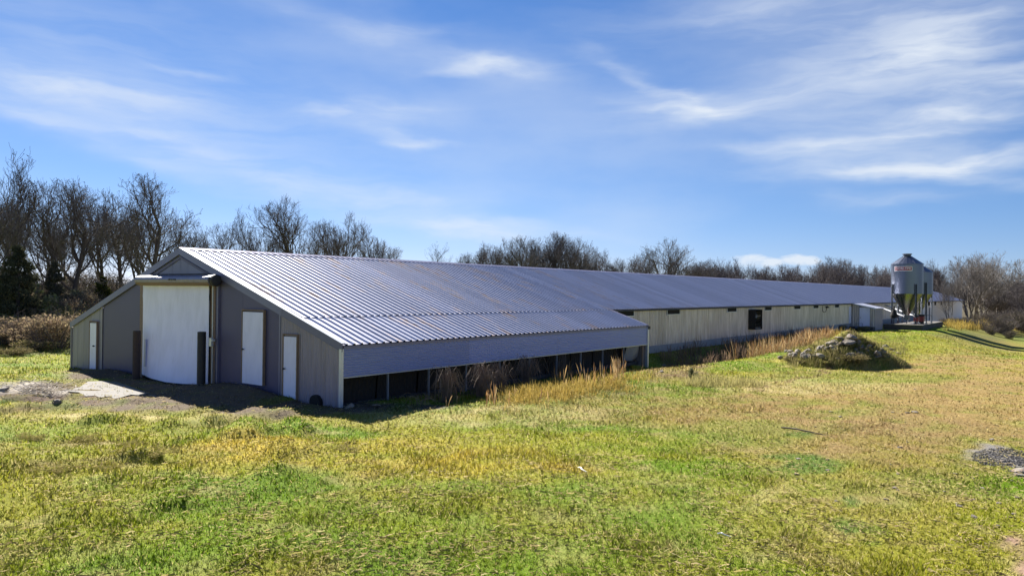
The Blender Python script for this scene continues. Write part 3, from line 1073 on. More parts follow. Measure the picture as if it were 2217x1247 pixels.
for i in range(7):
    for j in range(7):
        s, t = i / 6, j / 6
        vs.append((18.25 + 1.45 * s + .05 * math.sin(t * 3), .15 + .08 * math.sin(s * 7 + t * 2) + .15 * t * t, .93 - .74 * t * (1 - .12 * (2 * s - 1) ** 4) - .04 * math.sin(3 * s)))
b.add(vs, [(i * 7 + j, (i + 1) * 7 + j, (i + 1) * 7 + j + 1, i * 7 + j + 1) for i in range(6) for j in range(6)])
b.obj('hanging_tarp', M['grey_plastic'], barn, smooth=True)
MB().box(20.10, 20.16, .06, V1 + .3, -.2, 1.9).obj('end_wall', M['wall'], barn)
MB().box(.1, 20.1, 2.50, 2.56, -.3, 2.4).obj('inner_wall', M['pad_black'], barn)

# ---- long wall of the main barn
ZW0, ZW1 = .43, 2.60


def wall_sheet(width, z0, z1):
    prof = rib_profile(width, .2286, .034)
    vs = []
    for z in (z0, z1):
        for (du, h) in prof:
            vs.append((du, -h, z))
    n = len(prof)
    return MB().add(vs, [(i, i + 1, n + i + 1, n + i) for i in range(n - 1)])


wp = wall_sheet(PWID, ZW0, ZW1).mesh('wall_panel', M['wall'])
u = LEXT
while u < 74.0:
    link('wall_panel', wp, barn, (u, VWALL, 0))
    u += PWID
b = MB()
while u < 118.0:
    s = wall_sheet(PWID, ZW0, ZW1)
    b.add([(x + u, y + VWALL, z) for (x, y, z) in s.v], s.f)
    u += PWID
tag(b.obj('wall_panel', M['wall'], barn), kind='stuff')
MB().box(u, LBARN, VWALL - .02, VWALL + .1, -3.5, ZW1).obj('whitewashed_wall', M['white_wall'], barn)
MB().box(LEXT - .1, u, VWALL - .06, VWALL + .12, -.6, ZW0 - .002).obj('foundation', M['foundation'], barn)
MB().box(LEXT, u, VWALL + .002, VWALL + .04, ZW0, ZW1 + .02).obj('wall_backing', M['foundation'], barn)
MB().box(.1, LBARN, BW - VWALL, BW - VWALL + .08, -2.5, 2.6).obj('back_wall', M['wall'], barn)
MB().box(LBARN - .08, LBARN - .002, VWALL + .1, BW - VWALL, -3.5, 2.7).obj('far_end_wall', M['white_wall'], barn)
MB().box(.1, LROOF, BW - .06, BW, -.4, 1.75).obj('back_lean_to_wall', M['board'], barn)
# rafter tails in the dark strip under the eave
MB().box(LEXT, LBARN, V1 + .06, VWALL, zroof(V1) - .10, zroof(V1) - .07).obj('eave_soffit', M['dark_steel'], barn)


def vent(u0, u1, z0, z1, parent=barn):
    v = MB().box(u0, u1, VWALL - .045, VWALL - .028, z0, z1).obj('wall_vent', M['black'], parent)
    f = MB()
    f.box(u0 - .05, u0, VWALL - .075, VWALL - .0, z0 - .05, z1)
    f.box(u1, u1 + .05, VWALL - .075, VWALL - .0, z0 - .05, z1)
    f.box(u0, u1, VWALL - .075, VWALL - .0, z0 - .05, z0)
    f.obj('vent_frame', M['light_trim'], v)


for (a, c) in ((21.3, 23.2), (27.6, 29.4), (37.6, 39.4), (45.8, 47.5), (53.8, 55.7), (60.0, 61.8), (68.1, 69.8)):
    vent(a, c, 2.29, 2.56)
for a in (119.5, 127.5, 131.5, 139.0, 147.0):
    MB().box(a, a + 1.9, VWALL - .06, VWALL - .021, 1.95, 2.55).obj('wall_vent', M['black'], barn)
d = MB().box(132.8, 134.8, VWALL - .07, VWALL - .021, -1.6, 1.55).obj('door', M['blue_grey'], barn)
# tunnel fan in its box
fan = MB()
U0, U1, Z0, Z1, VO = 42.0, 43.6, .86, 2.40, VWALL - .60
fan.box(U0, U0 + .04, VO, VWALL, Z0, Z1)
fan.box(U1 - .04, U1, VO, VWALL, Z0, Z1)
fan.box(U0 + .04, U1 - .04, VO, VWALL, Z1 - .04, Z1)
fan.box(U0 + .04, U1 - .04, VO, VWALL, Z0, Z0 + .04)
fanbox = fan.obj('fan_housing', M['pad_black'], barn)
MB().box(U0 + .04, U1 - .04, VWALL - .07, VWALL - .05, Z0 + .04, Z1 - .04).obj('fan_opening', M['black'], fanbox)
for k in range(9):
    z = Z0 + .16 + k * .155
    if k in (3,):
        continue
    t = .03 + .10 * RNG.random()
    b = MB()
    b.add([(U0 + .08, VO + .08, z), (U1 - .08, VO + .08, z), (U1 - .08, VO + .10 + t, z - .12), (U0 + .08, VO + .10 + t, z - .12)], [(0, 1, 2, 3)])
    b.add([(U0 + .08, VO + .075, z), (U1 - .08, VO + .075, z), (U1 - .08, VO + .095 + t, z - .12), (U0 + .08, VO + .095 + t, z - .12)], [(3, 2, 1, 0)])
    b.obj('louvre', M['dark_steel'] if k % 3 else M['grey_plastic'], fanbox)
b = MB()
for k in range(3):
    t = 2 * math.pi * k / 3 + .4
    cu, cz = (U0 + U1) / 2, (Z0 + Z1) / 2
    b = MB()
    b.add([(cu, VO + .3, cz), (cu + .6 * math.cos(t), VO + .25, cz + .6 * math.sin(t)), (cu + .6 * math.cos(t + .6), VO + .36, cz + .6 * math.sin(t + .6))], [(0, 1, 2)])
    b.obj('fan_blade', M['light_trim'], fanbox)
# yard lamp and its looped cable
b = MB()
b.tube([(63.3, VWALL - .05, 2.50), (63.3, VWALL - .06, 2.05), (63.6, VWALL - .06, 1.88), (64.3, VWALL - .06, 1.86), (64.7, VWALL - .06, 2.05), (64.75, VWALL - .06, 2.3)], .025, 5)
b.obj('cable', M['dark_steel'], barn)
b = MB()
b.box(64.55, 65.05, VWALL - .25, VWALL - .03, 2.27, 2.45)
b.obj('yard_lamp', M['dark_steel'], barn)
MB().box(74.35, 75.3, VWALL - .09, VWALL - .03, .44, 2.3).obj('door', M['white_door'], barn)

# ------------------------------------------------------------------ shed on the barn's side
shed = empty('control_shed', (*w_of(75.5, 0), 0), BROT)
tag(shed, 'small lean-to shed with a white door attached to the side of the long barn', 'shed')
SD, SLN = 2.42, 4.4
for (a, c) in ((0.0, .42), (1.60, 2.40)):
    b = MB()
    n = 40
    vs = []
    for i in range(int((c - a) / .03) + 1):
        v = a + .03 * i
        d = -.022 * (1 if (int(v / .115) % 2) else 0)
        vs += [(d, v, -.2), (d, v, 2.12 + .22 * v)]
    b.add(vs, [(2 * i, 2 * i + 2, 2 * i + 3, 2 * i + 1) for i in range(len(vs) // 2 - 1)])
    b.obj('front_panel', M['wall'], shed)
MB().prism([(.42, 2.28), (1.60, 2.28), (1.60, 2.46), (.42, 2.20)], 0, -.01, .02).obj('header', M['trim'], shed)
d = MB().box(-.03, .02, .46, 1.56, .12, 2.22).obj('door', M['white_door'], shed)
f = MB()
f.box(-.05, .02, .42, .458, .0, 2.26)
f.box(-.05, .02, 1.562, 1.60, .0, 2.26)
f.box(-.05, .02, .42, 1.60, 2.262, 2.30)
f.obj('door_frame', M['wood'], d)
MB().box(-.07, -.031, 1.42, 1.48, 1.05, 1.12).obj('door_knob', M['dark_steel'], d)
b = MB()
vs = []
for i in range(int(SLN / .0572) + 1):
    u = i * .0572
    vs += [(u, -.02 * (i % 4 < 2), -.6), (u, -.02 * (i % 4 < 2), 2.12)]
b.add(vs, [(2 * i, 2 * i + 2, 2 * i + 3, 2 * i + 1) for i in range(len(vs) // 2 - 1)])
b.obj('side_wall', M['corr'], shed)
MB().box(SLN - .03, SLN, 0, SD, -.6, 2.1).obj('far_wall', M['wall'], shed)
b = MB()
b.prism([(-.18, 2.13), (SD + .02, 2.69), (SD + .02, 2.73), (-.18, 2.17)], 0, -.25, SLN + .2)
b.obj('shed_roof', M['roof'], shed)
b = MB()
b.prism([(-.20, 2.05), (SD, 2.62), (SD, 2.74), (-.20, 2.19)], 0, -.28, -.252)
b.obj('roof_fascia', M['light_trim'], shed)
MB().box(-1.3, -.05, -.1, 2.3, -.5, .10).obj('door_step', M['dark_concrete'], shed)
# low blue trolley in front of the shed
ux, uy = w_of(73.2, 1.1)
t = empty('flat_trolley', (ux, uy, tz(ux, uy)), BROT + .2)
tag(t, 'low dark blue flat trolley in front of the shed door', 'trolley')
MB().box(-.7, .7, -.4, .4, .34, .40).obj('deck', M['blue_grey'], t)
b = MB()
b.tube([(-.7, -.35, .4), (-1.0, -.35, .85), (-1.0, .35, .85), (-.7, .35, .4)], .025, 6)
b.obj('push_bar', M['blue_grey'], t)
wheel = MB().tube([(0, -.03, 0), (0, .03, 0)], .15, 14).mesh('wheel', M['dark_steel'])
for (a, c) in ((-.5, -.3), (-.5, .3), (.5, -.3), (.5, .3)):
    link('wheel', wheel, t, (a, c, .15))
for a in (-.5, .5):
    MB().box(a - .03, a + .03, -.3, .3, .14, .34).obj('axle', M['dark_steel'], t)

# ------------------------------------------------------------------ silos on their pad
PADZ = .25
pad = empty('silo_pad', (*w_of(81.5, .2), 0), BROT)
tag(pad, 'raised concrete pad with shade-darkened walls under the two feed silos', 'concrete pad')
b = MB()
b.prism([(0, 0), (16.5, 0), (16.5, -4.1), (.12, -4.1), (0, -3.95)], 2, -2.6, PADZ - .06)
b.obj('pad_wall', M['dark_concrete'], pad)  # shade of the sides is put into the colour, darker than the top
b = MB()
b.prism([(-.02, .02), (16.52, .02), (16.52, -4.12), (.10, -4.12), (-.02, -3.97)], 2, PADZ - .058, PADZ)
b.obj('pad_top', M['concrete'], pad)


def silo(u, v, zj, zt, R, ltop, sign, label):
    x, y = w_of(u, v)
    s = empty('feed_silo', (x, y, PADZ), math.atan2(-x, y) + 0.0)   # local -y faces the camera side of the yard
    tag(s, label, 'silo', 'feed silos beside the barn')
    zj, zt, ltop = zj - PADZ, zt - PADZ, ltop - PADZ
    prof = []
    n = int((zt - zj) / .052)
    for i in range(n + 1):
        prof.append((R + (.012 if i % 2 else -.006), zj + (zt - zj) * i / n))
    MB().lathe(prof, 48).obj('barrel', M['silo'], s, smooth=True)
    hoops = MB()
    for z in np.arange(zj, zt + .1, .82):
        hoops.lathe([(R + .012, z - .03), (R + .03, z - .03), (R + .03, z + .03), (R + .012, z + .03)], 48)
    hoops.obj('barrel_seam', M['silo'], s)
    rt = zt + R * .56
    roof = MB().lathe([(R + .05, zt - .03), (R + .05, zt), (.42, rt)], 24).obj('roof_cone', M['silo'], s)
    rb = MB()
    for k in range(12):
        t = 2 * math.pi * k / 12
        rb.tube([((R + .04) * math.cos(t), (R + .04) * math.sin(t), zt + .012), (.43 * math.cos(t), .43 * math.sin(t), rt + .012)], .018, 4)
    rb.obj('roof_rib', M['silo'], roof)
    MB().lathe([(.40, rt - .02), (.40, rt + .14), (.52, rt + .17), (.54, rt + .26), (.40, rt + .31), (.0, rt + .33)], 24).obj('filler_cap', M['leg_steel'], roof)
    MB().lathe([(R - .02, zj), (R - .04, zj - .06), (.30, 1.12), (.26, 1.0), (.26, .86)], 40).obj('hopper', M['hopper'], s, smooth=True)
    rib = MB()
    for k in range(8):
        t = 2 * math.pi * k / 8 + .2
        rib.tube([((R - .03) * math.cos(t), (R - .03) * math.sin(t), zj - .06), (.30 * math.cos(t), .30 * math.sin(t), 1.12)], .015, 4)
    rib.obj('hopper_seam', M['hopper'], s)
    for k in range(4):
        t = math.radians(-90 - 59 + 90 * k)
        lx, ly = (R + .05) * math.cos(t), (R + .05) * math.sin(t)
        leg = MB()
        ca, sa = math.cos(t), math.sin(t)
        for (a0, a1, r0, r1) in ((-.09, .09, .0, .02), (-.09, -.07, .02, .13), (.07, .09, .02, .13)):
            c8 = [(lx + ca * r - sa * a, ly + sa * r + ca * a) for (a, r) in ((a0, r0), (a1, r0), (a1, r1), (a0, r1))]
            leg.prism(c8, 2, 0, ltop)
        leg.prism([(lx + ca * r - sa * a, ly + sa * r + ca * a) for (a, r) in ((-.16, -.1), (.16, -.1), (.16, .2), (-.16, .2))], 2, .0, .02)
        leg.obj('leg', M['leg_steel'], s)
    for k in range(4):
        t0, t1 = math.radians(-149 + 90 * k), math.radians(-59 + 90 * k)
        p0, p1 = ((R + .05) * math.cos(t0), (R + .05) * math.sin(t0)), ((R + .05) * math.cos(t1), (R + .05) * math.sin(t1))
        MB().tube([(*p0, .95), (*p1, .95)], .03, 4).obj('leg_brace', M['leg_steel'], s)
    if sign:
        sg = MB()
        def P(a, z, r):
            t = math.radians(-90 + a)
            return ((R + r) * math.cos(t), (R + r) * math.sin(t), z)
        def patch(mb, a0, a1, z0, z1, r, n=14):
            vs = []
            for i in range(n + 1):
                a = a0 + (a1 - a0) * i / n
                vs += [P(a, z0, r), P(a, z1, r)]
            mb.add(vs, [(2 * i, 2 * i + 2, 2 * i + 3, 2 * i + 1) for i in range(n)])
        zz0, zz1 = 6.54 - PADZ, 7.10 - PADZ
        a0, a1 = -50, 18
        patch(sg, a0, a1, zz0, zz1, .022)
        sgo = sg.obj('sign', M['sign_red'], s)
        bd = MB()
        w = 1.6
        patch(bd, a0, a1, zz0, zz0 + .055, .028)
        patch(bd, a0, a1, zz1 - .055, zz1, .028)
        patch(bd, a0, a0 + w, zz0 + .055, zz1 - .055, .028, 2)
        patch(bd, a1 - w, a1, zz0 + .055, zz1 - .055, .028, 2)
        bd.obj('sign_border', M['sign_white'], sgo)
        cu = bpy.data.curves.new('lettering', 'FONT')
        cu.body = 'CHORE-TIME'
        cu.align_x, cu.align_y, cu.size = 'CENTER', 'CENTER', 1.0
        to = bpy.data.objects.new('lettering_source', cu)
        COL.objects.link(to)
        bpy.context.view_layer.update()
        tm = bpy.data.meshes.new_from_object(to.evaluated_get(bpy.context.evaluated_depsgraph_get()))
        bpy.data.objects.remove(to)
        co = np.empty(len(tm.vertices) * 3)
        tm.vertices.foreach_get('co', co)
        co = co.reshape(-1, 3)
        wdt = co[:, 0].max() - co[:, 0].min()
        am, half = (a0 + a1) / 2, (a1 - a0) / 2 - 5
        hz = co[:, 1].max() - co[:, 1].min()
        out = np.array([P(am + half * 2 * p[0] / wdt, (zz0 + zz1) / 2 + p[1] / hz * .26, .030) for p in co])
        tm.vertices.foreach_set('co', out.ravel())
        tm.materials.append(M['sign_white'])
        tm.update()
        link('lettering', tm, sgo)
    else:
        sg = MB()
        R2 = R + .025
        vs = []
        for i in range(9):
            t = math.radians(-90 - 28 + 40 * i / 8)
            vs += [(R2 * math.cos(t), R2 * math.sin(t), 5.15 - PADZ), (R2 * math.cos(t), R2 * math.sin(t), 5.75 - PADZ)]
        sg.add(vs, [(2 * i, 2 * i + 2, 2 * i + 3, 2 * i + 1) for i in range(8)])
        sg.obj('sign', M['sign_white'], s)
    return s


SILO1 = silo(85.0, -1.70, 3.87, 7.41, 1.72, 5.0, True, 'taller feed silo with a red name plate near its top')
SILO2 = silo(89.6, -2.12, 3.86, 6.55, 1.72, 5.25, False, 'shorter feed silo with a blank white plate, behind the taller one')


def padthing(name, u, v, label, cat, rot=0.0):
    x, y = w_of(u, v)
    t = empty(name, (x, y, PADZ), BROT + rot)
    tag(t, label, cat)
    return t


def auger(name, u0, v0, z0, u1, v1_, z1, label):
    x0, y0 = w_of(u0, v0)
    t = empty(name, (x0, y0, PADZ), BROT)
    tag(t, label, 'auger')
    b = MB()
    b.tube([(0, 0, z0 - PADZ), (u1 - u0, v1_ - v0, z1 - PADZ)], .085, 10)
    b.obj('tube', M['light_trim'], t)
    b = MB()
    b.box(-.25, .25, -.25, .25, z0 - PADZ - .30, z0 - PADZ + .30)
    b.obj('boot', M['hopper'], t)
    b = MB()
    for k in (-.2, .2):
        b.box(k - .02, k + .02, -.02, .02, 0, z0 - PADZ - .29)
    b.obj('stand', M['leg_steel'], t)
    return t


auger('feed_auger', 85.0, -1.70, 1.0, 88.3, 2.35, 2.30, 'shiny feed auger tube rising from the taller silo to the barn wall')
auger('feed_auger', 89.6, -2.12, .95, 94.5, 2.35, 2.30, 'shiny feed auger tube rising from the shorter silo to the barn wall')
m1 = padthing('drive_unit', 84.0, -2.9, 'red motor drive unit on the pad in front of the taller silo', 'motor')
MB().box(-.45, .45, -.25, .25, .35, .80).obj('housing', M['red_paint'], m1)
MB().tube([(-.4, 0, .95), (.3, 0, .95)], .15, 12).obj('motor', M['dark_steel'], m1)
for (a, c) in ((-.4, -.2), (-.4, .2), (.4, -.2), (.4, .2)):
    MB().box(a - .03, a + .03, c - .03, c + .03, 0, .35).obj('leg', M['dark_steel'], m1)
m2 = padthing('drive_unit', 85.6, -3.2, 'red gearbox with a tall red cover on the silo pad', 'motor')
MB().box(-.5, .5, -.28, .28, .3, .92).obj('housing', M['red_paint'], m2)
MB().box(-.25, .25, -.3, .3, .922, 1.15).obj('cover', M['dark_steel'], m2)
MB().box(-.4, .4, -.2, .2, 0, .298).obj('leg', M['dark_steel'], m2)
hb = padthing('hanging_funnel', 83.6, -.55, 'black cone shaped feed funnel hanging beside the taller silo', 'funnel')
MB().lathe([(.0, 2.1), (.09, 2.08), (.12, 1.7), (.42, 1.0), (.40, .75), (.0, .62)], 14).obj('cone', M['black'], hb)
b = MB()
b.box(-.04, .04, -.04, .04, 0, .70)
b.tube([(0, 0, 2.05), (.15, -.45, 2.5)], .02, 5)
b.obj('stand', M['dark_steel'], hb)
for (u, v, du, dv, z) in ((83.0, -2.5, 1.9, -.6, .10), (83.4, -3.2, 1.6, .5, .16), (86.6, -3.4, 2.2, .2, .10)):
    x, y = w_of(u, v)
    o = MB().tube([(0, 0, z), (du * .5, dv * .5, z + .05), (du, dv, z)], .075, 8).obj('pipe_length', M['white_pipe'], None, loc=(x, y, PADZ), rotz=BROT)
    tag(o, 'loose white pipe lying on the silo pad', 'pipe', 'white pipes on the silo pad')
#PART4

# ------------------------------------------------------------------ yard things
def poly_on_ground(pix, lift):
    pts = [ground_at(*p) for p in pix]
    return [(x, y) for x, y in pts]


pts = poly_on_ground([(148, 850), (160, 842), (173, 838), (190, 831), (214, 829), (228, 826), (252, 829), (290, 841), (330, 852), (372, 861), (412, 868), (404, 873), (366, 864), (320, 854), (300, 857), (283, 856), (262, 861), (247, 863), (238, 859), (216, 861), (205, 857), (186, 859), (170, 853)], 0)
cxm, cym = sum(p[0] for p in pts) / len(pts), sum(p[1] for p in pts) / len(pts)
zc = max(tz(*p) for p in pts)
apron = MB()
apron.prism([(x - cxm, y - cym) for x, y in pts], 2, -.35, .02)
apo = apron.obj('concrete_apron', M['concrete'], None, loc=(cxm, cym, tz(cxm, cym) - .005))
tag(apo, kind='structure')

for (v, m, lab) in ((6.93, 'dark_steel', 'black steel bollard in front of the right edge of the white curtain'),
                    (11.62, 'rusty_pipe', 'rusty brown bollard at the left edge of the white curtain')):
    x, y = w_of(-.50, v)
    b = empty('bollard', (x, y, tz(x, y)))
    tag(b, lab, 'bollard', 'bollards guarding the curtain door')
    MB().tube([(0, 0, -.3), (0, 0, 1.86)], .145, 18, caps=False).obj('pipe', M[m], b, smooth=True)
    MB().lathe([(.145, 1.86), (.13, 1.875), (0, 1.885)], 18).obj('cap', M[m], b)


def rock_mesh(seed, flat=1.0):
    rs = np.random.RandomState(seed)
    import bmesh
    bm = bmesh.new()
    bmesh.ops.create_icosphere(bm, subdivisions=2, radius=1)
    dirs = rs.normal(size=(9, 3))
    dirs /= np.linalg.norm(dirs, axis=1)[:, None]
    offs = rs.uniform(.55, .9, 9)
    for v in bm.verts:
        p = np.array(v.co)
        for d, o in zip(dirs, offs):          # chip flat facets off
            k = p @ d
            if k > o:
                p = p - d * (k - o) * .92
        p = p * (1 + .06 * rs.randn())
        v.co = Vector(p)
        v.co.z *= flat
    me = bpy.data.meshes.new('rock')
    bm.to_mesh(me)
    bm.free()
    me.materials.append(M['rock'])
    return me


ROCKS = [rock_mesh(k, f) for k, f in ((1, .7), (2, .55), (3, .8), (4, .42), (5, .65), (6, .9))]


def rock(px, py, s, k, label, group=None, tilt=.3, depth=None):
    x, y = ground_at(px, py)
    o = link('rock', ROCKS[k], None, (x, y, tz(x, y) + s * .18), RNG.uniform(0, 6.28))
    o.rotation_euler = (RNG.uniform(-tilt, tilt), RNG.uniform(-tilt, tilt), RNG.uniform(0, 6.28))
    o.scale = (s * RNG.uniform(.85, 1.25), s * RNG.uniform(.75, 1.05), s * RNG.uniform(.75, 1.0))
    tag(o, label, 'rock', group)
    return o


G = 'limestone rocks heaped on the mound'
big = [(1842, 735, .34, 0, 'big pale boulder near the top of the grassy stone mound'), (1838, 744, .42, 1, 'broad grey slab of rock below the top boulder of the mound'),
       (1818, 733, .22, 3, 'flat tan rock near the very top of the stone mound'), (1797, 745, .26, 3, 'flat pinkish stone on the upper left of the mound'),
       (1690, 777, .22, 2, 'whitish rock at the far left foot of the mound'), (1742, 772, .27, 5, 'upright pale rock in the lower left of the mound'),
       (1778, 774, .34, 4, 'long light grey rock at the front foot of the mound'), (1840, 773, .28, 2, 'pale square rock on the front of the mound in the grass'),
       (1930, 759, .19, 5, 'dark grey rock standing at the right edge of the mound'), (1787, 725, .13, 0, 'small white rock high on the left slope of the mound')]
for (px, py, s, k, lab) in big:
    rock(px, py, s, k, lab, G)
for i in range(84):
    t = RNG.random()
    px = 1705 + 235 * t + RNG.uniform(-12, 12)
    py = 772 - 40 * math.exp(-((px - 1850) / 60) ** 2) * RNG.random() + RNG.uniform(-14, 6)
    rock(px, py, RNG.choice((.07, .09, .12, .15, .19, .24)), RNG.randrange(6), 'small grey or tan rubble stone in the mound', 'rubble stones in the mound', .6)
rock(757, 882, .17, 0, 'pale rock beside the barn corner post')
rock(815, 880, .14, 3, 'flat grey rock in the shade below the lean-to')
rock(1432, 806, .13, 0, 'small rock in the shade right of the lean-to end post')
rock(1437, 792, .14, 3, 'flat stone in the shade near the wall end of the lean-to')
rock(1915, 706, .22, 5, 'lone pale rock between the shed and the silo pad')
rock(123, 873, .15, 5, 'dark clod sized rock in the muddy ruts')
rock(8, 846, .16, 2, 'dark stone at the left edge of the muddy patch')
for i in range(70):          # scattered field stones on the drive
    px, py = RNG.uniform(1720, 2215), RNG.uniform(775, 1140)
    rock(px, py, RNG.choice((.025, .03, .035, .045, .06)), RNG.choice((1, 3)), 'small pale flat stone lying in the trodden drive', 'field stones on the drive', .15)
for (px, py, s) in ((1980, 893, .10), (1965, 894, .07), (1933, 893, .06), (2208, 1022, .16), (2205, 1030, .10)):
    rock(px, py, s, 3, 'flat pale slab stone in the worn drive', 'flat slab stones on the drive', .1)


def gravel(px, py, rx, ry, N, seed):
    rs = np.random.RandomState(seed)
    V, F, Cc = [], [], []
    base = np.array([(1, 0, 0), (-1, 0, 0), (0, 1, 0), (0, -1, 0), (0, 0, 1), (0, 0, -1)], float)
    fac = np.array([(0, 2, 4), (2, 1, 4), (1, 3, 4), (3, 0, 4), (2, 0, 5), (1, 2, 5), (3, 1, 5), (0, 3, 5)])
    cnt = 0
    for i in range(N):
        a, r = rs.uniform(0, 6.28), math.sqrt(rs.rand())
        x, y = ground_at(px + rx * r * math.cos(a), py + ry * r * math.sin(a))
        s = rs.uniform(.008, .024)
        p = base * s * rs.uniform(.6, 1.3, (6, 1))
        p = p + np.array([x, y, tz(x, y) + s * .3])
        V.append(p)
        F.append(fac + cnt)
        c = rs.uniform(.12, .36)
        Cc.append(np.tile([c, c * .96, c * .93], (6, 1)))
        cnt += 6
    return np.concatenate(V), np.concatenate(F), np.concatenate(Cc)


v1_, f1_, c1_ = gravel(2165, 990, 62, 20, 1500, 3)
v2_, f2_, c2_ = gravel(2225, 1012, 60, 14, 500, 4)
gv = link('gravel', np_mesh('gravel', np.concatenate([v1_, v2_]), np.concatenate([f1_, f2_ + len(v1_)]), M['blade'], np.concatenate([c1_, c2_])))
tag(gv, 'patch of grey gravel at the right edge of the field', 'gravel', kind='stuff')


# ------------------------------------------------------------------ bare trees
def grow(seed, H, r0, spread, lean=0.0, stems=1, clear=.22, dens=1.0, levels=4, up=.11):
    """segments (p0, p1, r0, r1, level) and twig ends of a leafless tree of height about H"""
    rg = random.Random(seed)
    segs, tips, stack = [], [], []
    for s in range(stems):
        a = rg.uniform(0, 6.28)
        l = lean if stems == 1 else rg.uniform(.12, .42)
        d = Vector((math.sin(l) * math.cos(a), math.sin(l) * math.sin(a), math.cos(l)))
        off = Vector((math.cos(a), math.sin(a), 0)) * (0 if stems == 1 else .18)
        stack.append((off, d, H * rg.uniform(.62, .74), r0 * (1 if stems == 1 else rg.uniform(.55, .85)), 0))
    NS = (9, 10, 8, 6, 5, 3)
    JIT = (.09, .15, .19, .20, .20, .20)
    KID = (1.25, .90, .78, .62, 0, 0)
    while stack:
        p, d, L, r, l = stack.pop()
        n = NS[l]
        st = L / n
        rr = r
        for i in range(n):
            j = JIT[l]
            d = (d + Vector((rg.gauss(0, j), rg.gauss(0, j), rg.gauss(0, j) * .7 + up * (1 if l else .5)))).normalized()
            q = p + d * st
            r1 = max(.008, rr * (1 - .66 / n))
            segs.append((p, q, rr, r1, l))
            t = (i + 1) / n
            if l < levels and t > (clear if l == 0 else .18):
                for _ in range(int(KID[l] * dens + rg.random())):
                    ax = d.orthogonal().normalized()
                    ax.rotate(Matrix.Rotation(rg.uniform(0, 6.28), 3, d))
                    cd = d.copy()
                    cd.rotate(Matrix.Rotation(rg.uniform(.45, .95) * spread, 3, ax))
                    cl = L * (rg.uniform(.52, .82) if l else rg.uniform(.55, .78)) * (1.12 - .5 * t)
                    stack.append((q, cd, cl, max(.009, r1 * rg.uniform(.50, .72)), l + 1))
            p, rr = q, r1
        if l < levels - 0 and l > 0:
            pass
        tips.append(p)
    return segs, tips


def seg_mesh(name, segs, sides, mats, leaves=None):
    P0 = np.array([s[0] for s in segs])
    P1 = np.array([s[1] for s in segs])
    R0 = np.array([s[2] for s in segs])
    R1 = np.array([s[3] for s in segs])
    D = P1 - P0
    ln = np.linalg.norm(D, axis=1)[:, None]
    D = D / ln
    P1 = P1 + D * np.minimum(ln * .08, R1[:, None] * .5)
    ref = np.where(np.abs(D[:, 2:3]) < .9, np.array([[0, 0, 1.0]]), np.array([[1.0, 0, 0]]))
    A = np.cross(D, ref)
    A /= np.linalg.norm(A, axis=1)[:, None]
    B = np.cross(D, A)
    n = len(segs)
    ang = np.arange(sides) * 2 * np.pi / sides
    ring = A[:, None, :] * np.cos(ang)[None, :, None] + B[:, None, :] * np.sin(ang)[None, :, None]
    V = np.concatenate([P0[:, None, :] + ring * R0[:, None, None], P1[:, None, :] + ring * R1[:, None, None]], 1)
    k = np.arange(sides)
    q = np.stack([k, (k + 1) % sides, sides + (k + 1) % sides, sides + k], -1)
    F = (np.arange(n)[:, None, None] * (2 * sides) + q[None]).reshape(-1, 4)
    return V.reshape(-1, 3), F


def tree_meshes(seed, H, r0, spread, leaves=900, bark='bark', **kw):
    segs, tips = grow(seed, H, r0, spread, **kw)
    top = max(s[1].z for s in segs)
    k = H / top
    segs = [(a * k, b * k, r * 1.0, q * 1.0, l) for a, b, r, q, l in segs]
    tips = [t * k for t in tips]
    lo = [s for s in segs if s[4] <= 1]
    hi = [s for s in segs if s[4] > 1]
    v, f = seg_mesh('trunk', lo, 7, None)
    tm = np_mesh('trunk', v, f, M[bark], smooth=True)
    v2, f2 = seg_mesh('crown', hi, 3, None)
    f2 = np.concatenate([f2[:, [0, 1, 2]], f2[:, [0, 2, 3]]])
    rs = np.random.RandomState(seed)
    idx = rs.randint(0, len(tips), leaves)
    c = np.array([tips[i] for i in idx]) + rs.normal(0, .05, (leaves, 3))
    a, b2 = rs.normal(0, .035, (leaves, 3)), rs.normal(0, .035, (leaves, 3))
    lv = np.stack([c - a, c + a, c + b2], 1).reshape(-1, 3)
    lf = np.arange(len(lv)).reshape(-1, 3) + len(v2)
    cm = np_mesh('crown', np.concatenate([v2, lv]), np.concatenate([f2, lf]), [M['twig' if bark == 'bark' else 'pale_bark'], M['bark']], mi=np.concatenate([np.zeros(len(f2)), np.ones(len(lf))]))
    return tm, cm


PROTO = [  # mesh pairs for trees 10 m tall
    tree_meshes(11, 10, .19, 1.0, leaves=600),
    tree_meshes(12, 10, .16, .85, clear=.28, leaves=500),
    tree_meshes(13, 10, .21, 1.05, clear=.20, leaves=900),
    tree_meshes(14, 10, .14, .70, clear=.30, up=.14, leaves=400, dens=.85),
    tree_meshes(15, 10, .13, .85, stems=3, leaves=500, clear=.3, dens=.8),
    tree_meshes(16, 10, .17, .95, clear=.25, lean=.14, leaves=600),
    tree_meshes(17, 10, .11, .9, levels=4, clear=.4, leaves=200, dens=.7),
    tree_meshes(18, 10, .11, .8, stems=5, leaves=300, bark='pale_bark', clear=.25, up=.13, dens=.7),
]


def tree(px, ytop, d, k, label, group, rot=None, wide=1.0, name='bare_tree'):
    x = at_depth(px, d)
    zb = tz(x, d) - .1
    h = height_at(px, ytop, d) - zb
    s = h / 10.0
    t = empty(name, (x, d, zb), RNG.uniform(0, 6.28) if rot is None else rot)
    t.scale = (s * wide, s * wide, s)
    tag(t, label, 'tree', group)
    tm, cm = PROTO[k]
    link('trunk', tm, t)
    link('crown', cm, t)
    return t


